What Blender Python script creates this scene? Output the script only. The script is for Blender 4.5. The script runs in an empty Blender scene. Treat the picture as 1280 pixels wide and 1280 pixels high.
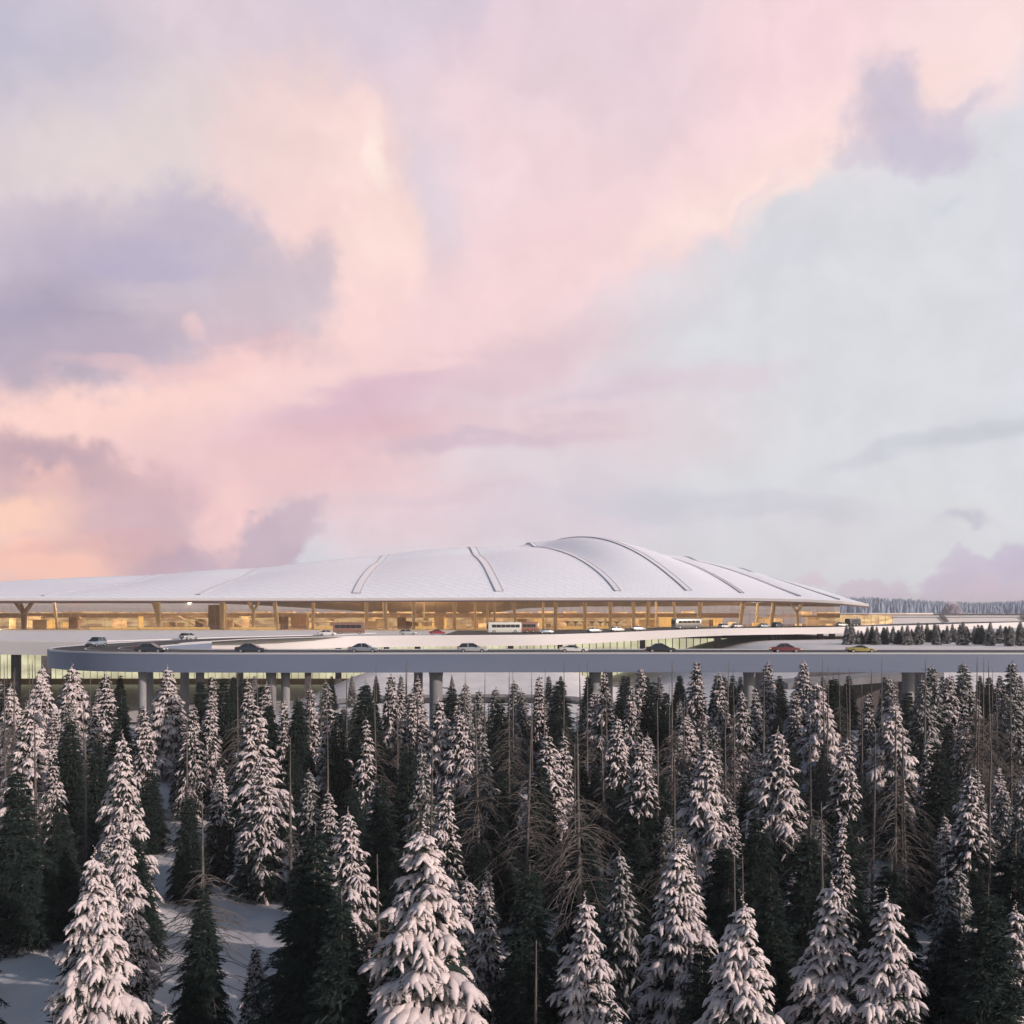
import bpy, bmesh, math, random
import numpy as np
from mathutils import Vector, Matrix
from mathutils.geometry import tessellate_polygon

random.seed(7)
rng = np.random.default_rng(11)
S = bpy.context.scene
HAZE = 0.00016
C = S.collection
R = math.radians
F, HOR, CX, CAMZ = 1400.0, 765.0, 640.0, 25.0      # lens in photo pixels, horizon row, centre column, camera height


def P(px, py, d):
    """A point seen at photo pixel (px, py), d metres away."""
    return Vector(((px - CX) / F * d, d, CAMZ + (HOR - py) / F * d))


def sstep(a, b, x):
    t = np.clip((np.asarray(x, float) - a) / (b - a), 0, 1)
    return t * t * (3 - 2 * t)


# ------------------------------------------------------------------ materials
def lin(c):
    return tuple(((v / 255) / 12.92 if v / 255 <= 0.04045 else ((v / 255 + 0.055) / 1.055) ** 2.4) for v in c)


def new_mat(name):
    m = bpy.data.materials.new(name)
    m.use_nodes = True
    nt = m.node_tree
    return m, nt, nt.nodes['Principled BSDF'], nt.nodes['Material Output']


def mat(name, col, rough=0.7, col2=None, scale=3.0, bump=0.0, bscale=None, metal=0.0, spec=0.4, detail=5.0, aniso=None, sss=0.0):
    m, nt, b, out = new_mat(name)
    b.inputs['Roughness'].default_value = rough
    b.inputs['Metallic'].default_value = metal
    b.inputs['Specular IOR Level'].default_value = spec
    b.inputs['Base Color'].default_value = (*col, 1)
    if sss:
        b.inputs['Subsurface Weight'].default_value = sss
        b.inputs['Subsurface Radius'].default_value = (0.08, 0.1, 0.14)
    tc = nt.nodes.new('ShaderNodeTexCoord')
    vec = tc.outputs['Object']
    if aniso:
        mp = nt.nodes.new('ShaderNodeMapping')
        mp.inputs['Scale'].default_value = aniso
        nt.links.new(vec, mp.inputs['Vector'])
        vec = mp.outputs['Vector']
    if col2 is not None:
        n = nt.nodes.new('ShaderNodeTexNoise')
        n.inputs['Scale'].default_value = scale
        n.inputs['Detail'].default_value = detail
        nt.links.new(vec, n.inputs['Vector'])
        r = nt.nodes.new('ShaderNodeValToRGB')
        r.color_ramp.elements[0].position = 0.35
        r.color_ramp.elements[1].position = 0.68
        r.color_ramp.elements[0].color = (*col, 1)
        r.color_ramp.elements[1].color = (*col2, 1)
        nt.links.new(n.outputs['Fac'], r.inputs['Fac'])
        nt.links.new(r.outputs['Color'], b.inputs['Base Color'])
    if bump:
        n2 = nt.nodes.new('ShaderNodeTexNoise')
        n2.inputs['Scale'].default_value = bscale or scale * 3
        n2.inputs['Detail'].default_value = 4
        nt.links.new(vec, n2.inputs['Vector'])
        bp = nt.nodes.new('ShaderNodeBump')
        bp.inputs['Strength'].default_value = bump
        bp.inputs['Distance'].default_value = 0.1
        nt.links.new(n2.outputs['Fac'], bp.inputs['Height'])
        nt.links.new(bp.outputs['Normal'], b.inputs['Normal'])
    return m


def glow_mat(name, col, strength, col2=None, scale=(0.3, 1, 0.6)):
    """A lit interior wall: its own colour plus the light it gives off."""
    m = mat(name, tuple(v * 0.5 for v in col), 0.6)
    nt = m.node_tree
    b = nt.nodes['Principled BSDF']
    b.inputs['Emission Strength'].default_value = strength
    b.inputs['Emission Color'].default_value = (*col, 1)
    if col2 is not None:
        tc = nt.nodes.new('ShaderNodeTexCoord')
        mp = nt.nodes.new('ShaderNodeMapping')
        mp.inputs['Scale'].default_value = scale
        n = nt.nodes.new('ShaderNodeTexNoise')
        n.inputs['Scale'].default_value = 1.0
        n.inputs['Detail'].default_value = 6
        r = nt.nodes.new('ShaderNodeValToRGB')
        r.color_ramp.elements[0].position = 0.4
        r.color_ramp.elements[1].position = 0.62
        r.color_ramp.elements[0].color = (*col, 1)
        r.color_ramp.elements[1].color = (*col2, 1)
        nt.links.new(tc.outputs['Object'], mp.inputs['Vector'])
        nt.links.new(mp.outputs['Vector'], n.inputs['Vector'])
        nt.links.new(n.outputs['Fac'], r.inputs['Fac'])
        nt.links.new(r.outputs['Color'], b.inputs['Emission Color'])
        nt.links.new(r.outputs['Color'], b.inputs['Base Color'])
    return m


def glass_mat(name, tint, base_gloss=0.06):
    m, nt, b, out = new_mat(name)
    nt.nodes.remove(b)
    tr = nt.nodes.new('ShaderNodeBsdfTransparent')
    tr.inputs['Color'].default_value = (*tint, 1)
    gl = nt.nodes.new('ShaderNodeBsdfGlossy')
    gl.inputs['Roughness'].default_value = 0.03
    gl.inputs['Color'].default_value = (0.9, 0.9, 0.9, 1)
    fr = nt.nodes.new('ShaderNodeFresnel')
    fr.inputs['IOR'].default_value = 1.45
    ad = nt.nodes.new('ShaderNodeMath')
    ad.inputs[1].default_value = base_gloss
    nt.links.new(fr.outputs['Fac'], ad.inputs[0])
    mx = nt.nodes.new('ShaderNodeMixShader')
    nt.links.new(ad.outputs[0], mx.inputs['Fac'])
    nt.links.new(tr.outputs[0], mx.inputs[1])
    nt.links.new(gl.outputs[0], mx.inputs[2])
    nt.links.new(mx.outputs[0], out.inputs['Surface'])
    return m


M = {}
M['snow'] = mat('snow', (0.56, 0.555, 0.575), 0.75, (0.66, 0.655, 0.67), 0.25, bump=0.45, bscale=1.2, spec=0.25)
M['tree_snow'] = mat('tree_snow', (0.48, 0.43, 0.445), 0.8, (0.63, 0.57, 0.575), 1.3, bump=0.25, bscale=5, spec=0.2)
M['frost'] = mat('frost', (0.28, 0.27, 0.285), 0.85, (0.44, 0.42, 0.42), 1.6, bump=0.2, bscale=7, spec=0.2)
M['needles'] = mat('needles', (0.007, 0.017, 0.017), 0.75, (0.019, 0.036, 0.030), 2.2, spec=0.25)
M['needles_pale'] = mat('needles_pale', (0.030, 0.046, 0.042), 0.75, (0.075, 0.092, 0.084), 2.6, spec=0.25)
M['bark'] = mat('bark', (0.075, 0.055, 0.045), 0.9, (0.16, 0.12, 0.10), 3, bump=0.6, bscale=18, aniso=(1, 1, 0.25))
M['dead_wood'] = mat('dead_wood', (0.065, 0.058, 0.056), 0.9, (0.155, 0.14, 0.133), 2, bump=0.5, bscale=15, aniso=(1, 1, 0.25))
M['asphalt'] = mat('asphalt', (0.04, 0.042, 0.048), 0.8, (0.075, 0.077, 0.083), 0.35, bump=0.1, bscale=5, spec=0.08)
M['girder'] = mat('girder', (0.125, 0.16, 0.245), 0.5, (0.15, 0.185, 0.27), 0.12, aniso=(0.25, 0.25, 1.2))  # dark blue-grey puts the shade on the viaduct's face into the colour
M['girder_edge'] = mat('girder_edge', (0.42, 0.44, 0.48), 0.5)
M['white_concrete'] = mat('white_concrete', (0.50, 0.49, 0.50), 0.7, (0.57, 0.56, 0.57), 0.15, aniso=(0.2, 0.2, 1.0))
M['concrete'] = mat('concrete', (0.17, 0.175, 0.19), 0.8, (0.25, 0.255, 0.27), 0.5, bump=0.15, bscale=4, aniso=(1, 1, 0.3))
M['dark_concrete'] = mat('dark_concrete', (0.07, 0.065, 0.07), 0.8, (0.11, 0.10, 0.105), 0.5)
M['paint'] = mat('road_paint', (0.75, 0.75, 0.75), 0.7)
M['roof_trim'] = mat('roof_trim', (0.36, 0.38, 0.43), 0.4)
M['roof_glass'] = mat('roof_glass', (0.74, 0.77, 0.82), 0.2, spec=0.6)
M['soffit'] = mat('soffit', (0.56, 0.43, 0.29), 0.6, (0.66, 0.51, 0.35), 0.12, aniso=(0.3, 1, 1))
M['timber'] = mat('timber', (0.66, 0.54, 0.38), 0.55, (0.74, 0.62, 0.46), 0.3)
M['terminal_floor'] = mat('terminal_floor', (0.50, 0.38, 0.24), 0.25, (0.56, 0.43, 0.28), 0.1)
M['brown_panel'] = mat('brown_panel', (0.27, 0.18, 0.125), 0.5, (0.35, 0.24, 0.17), 0.2)
M['fascia_line'] = mat('fascia_line', (0.12, 0.08, 0.08), 0.5)
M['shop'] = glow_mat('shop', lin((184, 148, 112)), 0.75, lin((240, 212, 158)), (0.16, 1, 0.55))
M['lamp'] = glow_mat('lamp', lin((255, 214, 140)), 2.5)
M['lit_window'] = glow_mat('lit_window', lin((206, 200, 168)), 0.75, lin((250, 246, 206)), (0.09, 1, 0.2))
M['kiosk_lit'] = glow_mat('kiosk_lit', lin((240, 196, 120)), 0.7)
M['glass'] = glass_mat('glass', (0.93, 0.86, 0.81), 0.06)
M['pale_glass'] = glass_mat('pale_glass', (0.8, 0.86, 0.86), 0.12)
M['mullion'] = mat('mullion', (0.45, 0.38, 0.32), 0.4, metal=0.2)
M['tyre'] = mat('tyre', (0.02, 0.02, 0.022), 0.85)
M['rim'] = mat('rim', (0.5, 0.5, 0.52), 0.3, metal=0.8)
M['car_glass'] = mat('car_glass', (0.02, 0.025, 0.03), 0.06, spec=0.8)
M['headlight'] = mat('headlight', (0.85, 0.85, 0.82), 0.15)
M['taillight'] = mat('taillight', (0.45, 0.02, 0.02), 0.25)
M['bumper'] = mat('bumper', (0.03, 0.03, 0.035), 0.6)
M['far_trees_hazed'] = mat('far_trees_hazed', (0.15, 0.20, 0.30), 0.95, (0.28, 0.33, 0.43), 0.03, aniso=(1, 1, 0.5), spec=0.1)  # blue tint paints distance haze into the trees' colour
M['hoar'] = mat('hoar', (0.72, 0.68, 0.74), 0.9)


def paint_mat(name, col, metal=0.3):
    if name not in M:
        M[name] = mat(name, col, 0.28, metal=metal, spec=0.6)
        M[name].node_tree.nodes['Principled BSDF'].inputs['Coat Weight'].default_value = 0.5
    return M[name]


def roof_mat():
    m, nt, b, out = new_mat('roof_panels')
    b.inputs['Roughness'].default_value = 0.35
    b.inputs['Specular IOR Level'].default_value = 0.5
    uv = nt.nodes.new('ShaderNodeUVMap')
    mp = nt.nodes.new('ShaderNodeMapping')
    nt.links.new(uv.outputs[0], mp.inputs['Vector'])
    br = nt.nodes.new('ShaderNodeTexBrick')
    br.offset = 0.5
    br.inputs['Color1'].default_value = (0.86, 0.90, 0.97, 1)
    br.inputs['Color2'].default_value = (0.84, 0.88, 0.96, 1)
    br.inputs['Mortar'].default_value = (0.69, 0.73, 0.81, 1)
    br.inputs['Scale'].default_value = 1.0
    br.inputs['Mortar Size'].default_value = 0.02
    br.inputs['Mortar Smooth'].default_value = 0.4
    br.inputs['Brick Width'].default_value = 1.0
    br.inputs['Row Height'].default_value = 0.30
    mp.inputs['Rotation'].default_value = (0, 0, R(28))
    mp.inputs['Scale'].default_value = (14, 14, 1)
    nt.links.new(mp.outputs[0], br.inputs['Vector'])
    n = nt.nodes.new('ShaderNodeTexNoise')
    n.inputs['Scale'].default_value = 3.0
    n.inputs['Detail'].default_value = 6
    nt.links.new(uv.outputs[0], n.inputs['Vector'])
    mx = nt.nodes.new('ShaderNodeMix')
    mx.data_type = 'RGBA'
    mx.blend_type = 'MULTIPLY'
    r = nt.nodes.new('ShaderNodeValToRGB')
    r.color_ramp.elements[0].color = (0.97, 0.97, 0.98, 1)
    r.color_ramp.elements[1].color = (1, 1, 1, 1)
    nt.links.new(n.outputs['Fac'], r.inputs['Fac'])
    mx.inputs['Factor'].default_value = 1
    nt.links.new(br.outputs['Color'], mx.inputs['A'])
    nt.links.new(r.outputs['Color'], mx.inputs['B'])
    nt.links.new(mx.outputs['Result'], b.inputs['Base Color'])
    return m


M['roof'] = roof_mat()


# ------------------------------------------------------------------ mesh helpers
class MB:
    def __init__(self):
        self.v, self.f = [], []

    def add(self, vs, fs):
        o = len(self.v)
        self.v.extend([tuple(p) for p in vs])
        self.f.extend([tuple(i + o for i in q) for q in fs])

    def box(self, c, s, rz=0.0):
        x, y, z = s[0] / 2, s[1] / 2, s[2] / 2
        vs = [(-x, -y, -z), (x, -y, -z), (x, y, -z), (-x, y, -z), (-x, -y, z), (x, -y, z), (x, y, z), (-x, y, z)]
        cr, sr = math.cos(rz), math.sin(rz)
        vs = [(c[0] + a * cr - b * sr, c[1] + a * sr + b * cr, c[2] + e) for a, b, e in vs]
        self.add(vs, [(0, 3, 2, 1), (4, 5, 6, 7), (0, 1, 5, 4), (1, 2, 6, 5), (2, 3, 7, 6), (3, 0, 4, 7)])

    def tube(self, pts, rads, n=8, cap=True):
        pts = [Vector(p) for p in pts]
        vs, fs = [], []
        for i, p in enumerate(pts):
            t = (pts[min(i + 1, len(pts) - 1)] - pts[max(i - 1, 0)])
            t = t.normalized() if t.length > 1e-9 else Vector((0, 0, 1))
            a = Vector((1, 0, 0)) if abs(t.x) < 0.8 else Vector((0, 1, 0))
            u = t.cross(a).normalized()
            w = t.cross(u)
            for k in range(n):
                th = 2 * math.pi * k / n
                vs.append(p + (u * math.cos(th) + w * math.sin(th)) * rads[i])
        for i in range(len(pts) - 1):
            for k in range(n):
                k2 = (k + 1) % n
                fs.append((i * n + k, i * n + k2, (i + 1) * n + k2, (i + 1) * n + k))
        if cap:
            fs.append(tuple(range(n))[::-1])
            fs.append(tuple((len(pts) - 1) * n + k for k in range(n)))
        self.add(vs, fs)

    def prism(self, poly, z0, z1):
        """poly: list of (x, y) counter-clockwise; z0/z1 number or function."""
        n = len(poly)
        g = lambda z, p: z(p) if callable(z) else z
        vs = [(p[0], p[1], g(z0, p)) for p in poly] + [(p[0], p[1], g(z1, p)) for p in poly]
        tri = tessellate_polygon([[Vector((p[0], p[1], 0)) for p in poly]])
        fs = []
        for a, b, c in tri:
            pa, pb, pc = poly[a], poly[b], poly[c]
            if (pb[0] - pa[0]) * (pc[1] - pa[1]) - (pb[1] - pa[1]) * (pc[0] - pa[0]) < 0:
                b, c = c, b
            fs.append((a + n, b + n, c + n))
            fs.append((c, b, a))
        for i in range(n):
            j = (i + 1) % n
            fs.append((i, j, j + n, i + n))
        self.add(vs, fs)

    def build(self, name, m, parent=None, smooth=False, angle=None, weld=False):
        me = bpy.data.meshes.new(name)
        me.from_pydata(self.v, [], self.f)
        me.materials.append(m)
        if weld:
            bm = bmesh.new()
            bm.from_mesh(me)
            bmesh.ops.remove_doubles(bm, verts=bm.verts, dist=0.004)
            bm.to_mesh(me)
            bm.free()
        if smooth:
            me.shade_smooth()
            if angle:
                me.set_sharp_from_angle(angle=R(angle))
        me.update()
        return link(name, me, parent)


def link(name, me, parent=None):
    o = bpy.data.objects.new(name, me)
    C.objects.link(o)
    if parent is not None:
        o.parent = parent
    return o


def tag(o, label=None, cat=None, group=None, kind=None):
    for k, v in (('label', label), ('category', cat), ('group', group), ('kind', kind)):
        if v:
            o[k] = v
    return o


def empty(name, loc=(0, 0, 0), rz=0, label=None, cat=None, group=None):
    o = bpy.data.objects.new(name, None)
    C.objects.link(o)
    o.location = loc
    o.rotation_euler = (0, 0, rz)
    return tag(o, label, cat, group)


def copy_tree(o, parent=None):
    c = o.copy()
    C.objects.link(c)
    if parent is not None:
        c.parent = parent
    for ch in list(o.children):
        copy_tree(ch, c)
    return c


def catmull(pts, n):
    pts = [Vector(p) for p in pts]
    k = len(pts)
    seg = [(pts[i + 1] - pts[i]).length for i in range(k - 1)]
    cum = [0]
    for s in seg:
        cum.append(cum[-1] + s)
    out = []
    for j in range(n):
        d = cum[-1] * j / (n - 1)
        i = max(q for q in range(k - 1) if cum[q] <= d + 1e-9)
        t = (d - cum[i]) / max(seg[i], 1e-9)
        p0, p1, p2, p3 = pts[max(i - 1, 0)], pts[i], pts[i + 1], pts[min(i + 2, k - 1)]
        out.append(0.5 * ((2 * p1) + (p2 - p0) * t + (2 * p0 - 5 * p1 + 4 * p2 - p3) * t * t + (3 * p1 - p0 - 3 * p2 + p3) * t ** 3))
    return out


# ------------------------------------------------------------------ terrain
def ground_z(x, d):
    x, d = np.asarray(x, float), np.asarray(d, float)
    z = 4.0 * sstep(95, 150, d) * (1 - sstep(192, 262, d)) + 0.0 * x
    far = 20.3 * sstep(440, 700, d)
    plat = 16.2 * sstep(18, 80, x) * sstep(212, 288, d)
    z = np.where(d > 150, np.maximum(np.maximum(z, plat), far), z)
    wx = sstep(-66, -30, x) * (1 - sstep(14, 50, x))
    z = z + wx * (1 - sstep(288, 318, d)) * (4.5 * sstep(205, 236, d) + 1.7 * sstep(251, 254, d) + 4.4 * sstep(254, 284, d)) * (1 - 0.4 * sstep(10, 30, x))
    z = z + 22 * sstep(1500, 2600, d) * (0.75 + 0.25 * np.sin(x * 0.0031 + 0.8))
    z = z + np.where(d < 200, 0.35 * np.sin(x * 0.23 + 1.0) * np.sin(d * 0.19) + 0.2 * np.sin(x * 0.61 + d * 0.43), 0)
    return z


def build_ground():
    xs = np.unique(np.concatenate([np.linspace(-70, 70, 141), np.linspace(-400, 400, 161), np.array([-6000, -4000, -2500, -1500, -1000, -700, -500, 500, 700, 1000, 1500, 2500, 4000, 6000])]))
    ys = np.unique(np.concatenate([np.array([-600, -300, -100, 0, 20]), np.linspace(30, 165, 136), np.linspace(170, 460, 117), np.linspace(470, 760, 30), np.array([850, 1000, 1300, 1700, 2300, 3200, 4500, 6000, 9000])]))
    X, Y = np.meshgrid(xs, ys)
    Z = ground_z(X, Y)
    near = (Y > 25) & (Y < 170)
    Z = Z + np.where(near, rng.normal(0, 0.035, X.shape), 0)
    v = np.stack([X, Y, Z], -1).reshape(-1, 3)
    nx, ny = len(xs), len(ys)
    i = (np.arange(ny - 1)[:, None] * nx + np.arange(nx - 1)[None]).reshape(-1)
    f = np.stack([i, i + 1, i + nx + 1, i + nx], -1)
    me = bpy.data.meshes.new('snow_ground')
    me.from_pydata(v.tolist(), [], f.tolist())
    me.materials.append(M['snow'])
    me.shade_smooth()
    tag(link('snow_ground', me), kind='structure')


build_ground()

# ------------------------------------------------------------------ sky, sun, camera
SUN_EL, SUN_AZ = R(20), R(122)        # azimuth from the view axis, clockwise seen from above


def build_world():
    w = bpy.data.worlds.new('World')
    S.world = w
    w.use_nodes = True
    nt = w.node_tree
    N, L = nt.nodes, nt.links
    for n in list(N):
        N.remove(n)
    out = N.new('ShaderNodeOutputWorld')
    bg = N.new('ShaderNodeBackground')
    bg.inputs['Strength'].default_value = 0.1
    L.new(bg.outputs[0], out.inputs['Surface'])
    sky = N.new('ShaderNodeTexSky')
    sky.sky_type = 'NISHITA'
    sky.sun_disc = False
    sky.sun_elevation = SUN_EL
    sky.sun_rotation = SUN_AZ
    sky.dust_density = 2.0
    tc = N.new('ShaderNodeTexCoord')
    sp = N.new('ShaderNodeSeparateXYZ')
    L.new(tc.outputs['Generated'], sp.inputs[0])

    def math_(op, a, b=None, c=None):
        n = N.new('ShaderNodeMath')
        n.operation = op
        for i, q in enumerate((a, b, c)):
            if q is None:
                continue
            if isinstance(q, (int, float)):
                n.inputs[i].default_value = q
            else:
                L.new(q, n.inputs[i])
        return n.outputs[0]

    az = math_('ARCTAN2', sp.outputs['X'], sp.outputs['Y'])
    el = math_('ARCSINE', sp.outputs['Z'])
    u = math_('MULTIPLY_ADD', az, 14.0, 6.4)
    v = math_('MULTIPLY_ADD', el, -14.0, 7.65)
    cb = N.new('ShaderNodeCombineXYZ')
    L.new(u, cb.inputs[0])
    L.new(v, cb.inputs[1])
    base = cb.outputs[0]

    def warp(src, scale, amt, detail, stretch=(1, 1, 1), rough=0.55, turn=32):
        mp = N.new('ShaderNodeMapping')
        mp.inputs['Scale'].default_value = stretch
        mp.inputs['Rotation'].default_value = (0, 0, R(turn))
        L.new(base, mp.inputs['Vector'])
        n = N.new('ShaderNodeTexNoise')
        n.noise_dimensions = '2D'
        n.inputs['Scale'].default_value = scale
        n.inputs['Detail'].default_value = detail
        n.inputs['Roughness'].default_value = rough
        L.new(mp.outputs[0], n.inputs['Vector'])
        s = N.new('ShaderNodeVectorMath')
        s.operation = 'SUBTRACT'
        s.inputs[1].default_value = (0.5, 0.5, 0.5)
        L.new(n.outputs['Color'], s.inputs[0])
        k = N.new('ShaderNodeVectorMath')
        k.operation = 'MULTIPLY'
        k.inputs[1].default_value = (amt, amt, 0)
        L.new(s.outputs[0], k.inputs[0])
        a = N.new('ShaderNodeVectorMath')
        a.operation = 'ADD'
        L.new(src, a.inputs[0])
        L.new(k.outputs[0], a.inputs[1])
        return a.outputs[0]

    w_soft = warp(warp(base, 0.7, 0.9, 3), 2.2, 0.42, 5, turn=60)
    w_streak = warp(base, 1.1, 0.9, 5, (0.45, 1.5, 1), turn=7)
    w_cum = warp(warp(base, 1.3, 0.62, 3), 4.2, 0.27, 6, rough=0.6, turn=50)
    W = {'s': w_soft, 't': w_streak, 'c': w_cum, 'n': base}

    # clouds: (centre x, y, radius x, y, turn, colour, weight, softness, kind), in hundredths of the photo's pixels turned to angles
    clouds = [
        (1100, 330, 700, 500, 0, (215, 217, 229), 1, 0.9, 'n'),
        (1000, 600, 520, 200, 0, (218, 219, 223), 1, 0.8, 'n'),
        (1230, 400, 240, 150, 0, (216, 221, 229), 0.8, 0.8, 's'),
        (840, 420, 220, 70, -10, (209, 212, 220), 0.7, 0.7, 's'),
        # high pale lilac sheet
        (200, 120, 620, 330, 0, (219, 204, 212), 1, 0.6, 's'),
        (250, 30, 220, 70, 0, (220, 204, 213), 0.7, 0.9, 's'),
        (90, 120, 150, 90, 0, (209, 198, 207), 0.7, 0.9, 's'),
        (0, 50, 130, 140, 0, (191, 188, 207), 0.85, 0.9, 's'),
        (170, 195, 230, 80, -10, (226, 212, 212), 0.85, 0.8, 's'),
        (560, 110, 230, 200, 0, (215, 201, 215), 0.95, 0.7, 's'),
        (640, 20, 130, 120, 0, (211, 198, 214), 0.8, 0.9, 's'),
        # the diagonal pink band
        (840, 130, 520, 210, -24, (237, 211, 217), 1, 0.35, 's'),
        (1090, 40, 330, 130, -18, (244, 213, 219), 0.9, 0.6, 's'),
        (1240, 30, 160, 90, -20, (247, 224, 221), 0.8, 0.8, 's'),
        (740, 110, 150, 150, 0, (222, 202, 214), 0.7, 0.8, 's'),
        (690, 190, 110, 120, 20, (219, 204, 214), 0.75, 0.8, 's'),
        (880, 240, 330, 62, -24, (247, 217, 218), 0.9, 0.7, 's'),
        (760, 325, 330, 34, -25, (250, 224, 217), 0.75, 0.9, 's'),
        (1090, 170, 140, 30, -35, (250, 222, 216), 0.7, 0.9, 's'),
        (990, 462, 430, 186, -25, (217, 218, 223), 0.85, 0.14, 's'),
        (1000, 235, 90, 12, -30, (251, 225, 219), 0.7, 0.9, 's'),
        (860, 292, 120, 13, -26, (252, 227, 219), 0.8, 0.9, 's'),
        (700, 368, 130, 15, -24, (252, 225, 216), 0.75, 0.9, 's'),
        (980, 300, 95, 36, -25, (212, 213, 220), 0.8, 0.6, 'c'),
        (800, 400, 110, 30, -15, (211, 211, 218), 0.7, 0.7, 'c'),
        # pink mass in the middle
        (560, 330, 300, 190, -20, (240, 211, 215), 0.95, 0.6, 's'),
        (610, 210, 90, 90, 0, (241, 215, 221), 0.75, 0.8, 's'),
        (535, 240, 55, 120, -8, (219, 206, 216), 0.8, 0.8, 's'),
        # sunlit tower
        (385, 230, 125, 140, 10, (240, 212, 210), 0.95, 0.4, 'c'),
        (420, 330, 105, 150, 0, (245, 213, 210), 0.95, 0.5, 'c'),
        (442, 180, 55, 68, -32, (247, 218, 214), 0.9, 0.28, 's'),
        (474, 190, 22, 40, -12, (252, 232, 222), 0.8, 0.6, 's'),
        (470, 320, 58, 78, 14, (248, 218, 212), 0.85, 0.3, 's'),
        (485, 330, 40, 50, 0, (252, 224, 216), 0.8, 0.7, 'c'),
        (330, 180, 80, 70, 0, (236, 211, 208), 0.6, 0.9, 's'),
        # peach field under the dark cloud
        (230, 510, 420, 110, -8, (248, 207, 204), 1, 0.5, 't'),
        (110, 510, 170, 42, -12, (253, 213, 204), 0.9, 0.8, 't'),
        (330, 470, 170, 45, -12, (251, 211, 206), 0.8, 0.8, 't'),
        (560, 390, 230, 60, -22, (243, 211, 213), 0.8, 0.8, 't'),
        (420, 400, 120, 60, -35, (248, 214, 211), 0.8, 0.7, 's'),
        # big dark lavender cloud
        (110, 375, 230, 98, -8, (197, 184, 198), 0.97, 0.4, 'c'),
        (250, 292, 84, 60, 12, (195, 185, 202), 0.93, 0.45, 'c'),
        (335, 368, 92, 62, 8, (205, 190, 200), 0.92, 0.5, 'c'),
        (395, 335, 26, 34, 0, (206, 190, 201), 0.8, 0.7, 'c'),
        (40, 300, 110, 36, -6, (200, 188, 202), 0.8, 0.7, 'c'),
        (25, 415, 150, 66, -18, (175, 166, 186), 0.95, 0.65, 'c'),
        (170, 330, 130, 36, -4, (183, 175, 199), 0.85, 0.9, 't'),
        (60, 385, 120, 26, -8, (166, 159, 182), 0.6, 0.9, 't'),
        (90, 440, 150, 44, -18, (186, 171, 188), 0.75, 0.8, 'c'),
        (190, 372, 80, 16, -4, (206, 193, 205), 0.7, 0.9, 't'),
        (270, 400, 80, 24, 6, (207, 189, 199), 0.7, 0.9, 'c'),
        (330, 432, 80, 20, 5, (207, 181, 192), 0.7, 0.9, 'c'),
        (245, 405, 13, 15, 0, (242, 206, 205), 0.6, 0.9, 'c'),
        (240, 455, 150, 12, -6, (240, 200, 200), 0.6, 0.9, 't'),
        # mauve middle streaks
        (560, 550, 330, 90, -5, (228, 202, 209), 0.92, 0.7, 't'),
        (500, 492, 190, 34, -13, (220, 186, 201), 0.95, 0.55, 't'),
        (640, 455, 150, 38, -16, (225, 199, 208), 0.85, 0.8, 't'),
        (610, 500, 120, 16, -6, (229, 208, 215), 0.7, 0.9, 't'),
        (420, 545, 150, 30, -8, (222, 184, 194), 0.85, 0.8, 't'),
        (600, 552, 170, 13, -5, (210, 186, 200), 0.9, 0.7, 't'),
        (820, 478, 170, 30, -9, (219, 204, 214), 0.85, 0.7, 't'),
        (770, 492, 110, 12, -9, (215, 198, 210), 0.7, 0.9, 't'),
        (700, 590, 130, 46, 0, (221, 210, 218), 0.8, 0.8, 't'),
        (620, 580, 110, 18, 0, (226, 213, 220), 0.7, 0.9, 't'),
        (340, 600, 190, 56, 0, (236, 197, 199), 0.85, 0.8, 't'),
        (560, 650, 210, 46, 0, (233, 206, 213), 0.85, 0.8, 't'),
        (700, 655, 160, 42, 0, (217, 205, 215), 0.8, 0.8, 't'),
        (560, 625, 120, 12, -3, (219, 197, 208), 0.6, 0.9, 't'),
        # low cloud by the horizon, west side
        (60, 600, 150, 50, 4, (210, 176, 181), 0.9, 0.5, 'c'),
        (70, 580, 90, 32, 4, (192, 164, 176), 0.8, 0.6, 'c'),
        (60, 600, 42, 18, 0, (240, 194, 187), 0.75, 0.7, 'c'),
        (40, 652, 110, 34, -4, (255, 208, 186), 0.95, 0.6, 'c'),
        (190, 660, 120, 62, 0, (212, 178, 188), 0.9, 0.6, 'c'),
        (50, 712, 150, 34, 0, (255, 199, 180), 0.95, 0.7, 'c'),
        (120, 690, 100, 12, -4, (222, 174, 173), 0.6, 0.9, 't'),
        (290, 655, 48, 58, 0, (246, 204, 203), 0.9, 0.6, 'c'),
        (338, 682, 58, 40, -35, (197, 177, 191), 0.95, 0.3, 'c'),
        (376, 645, 32, 26, -20, (206, 184, 196), 0.9, 0.45, 'c'),
        (220, 715, 80, 32, 0, (190, 162, 180), 0.8, 0.7, 'c'),
        # grey streaks, east side
        (880, 632, 200, 20, 2, (206, 204, 215), 0.85, 0.9, 't'),
        (960, 650, 90, 9, -3, (200, 198, 210), 0.7, 0.9, 't'),
        (1180, 545, 130, 13, -13, (203, 205, 214), 0.9, 0.9, 't'),
        (1250, 528, 60, 8, -8, (202, 204, 213), 0.7, 0.9, 't'),
        (1210, 648, 30, 9, -5, (195, 193, 206), 0.8, 0.8, 'c'),
        (1000, 670, 160, 40, 0, (214, 211, 217), 0.6, 0.9, 't'),
        # torn dark cloud high in the east
        (1145, 168, 74, 38, 16, (207, 197, 212), 0.9, 0.6, 'c'),
        (1112, 128, 42, 42, 0, (206, 195, 210), 0.88, 0.65, 'c'),
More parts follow.
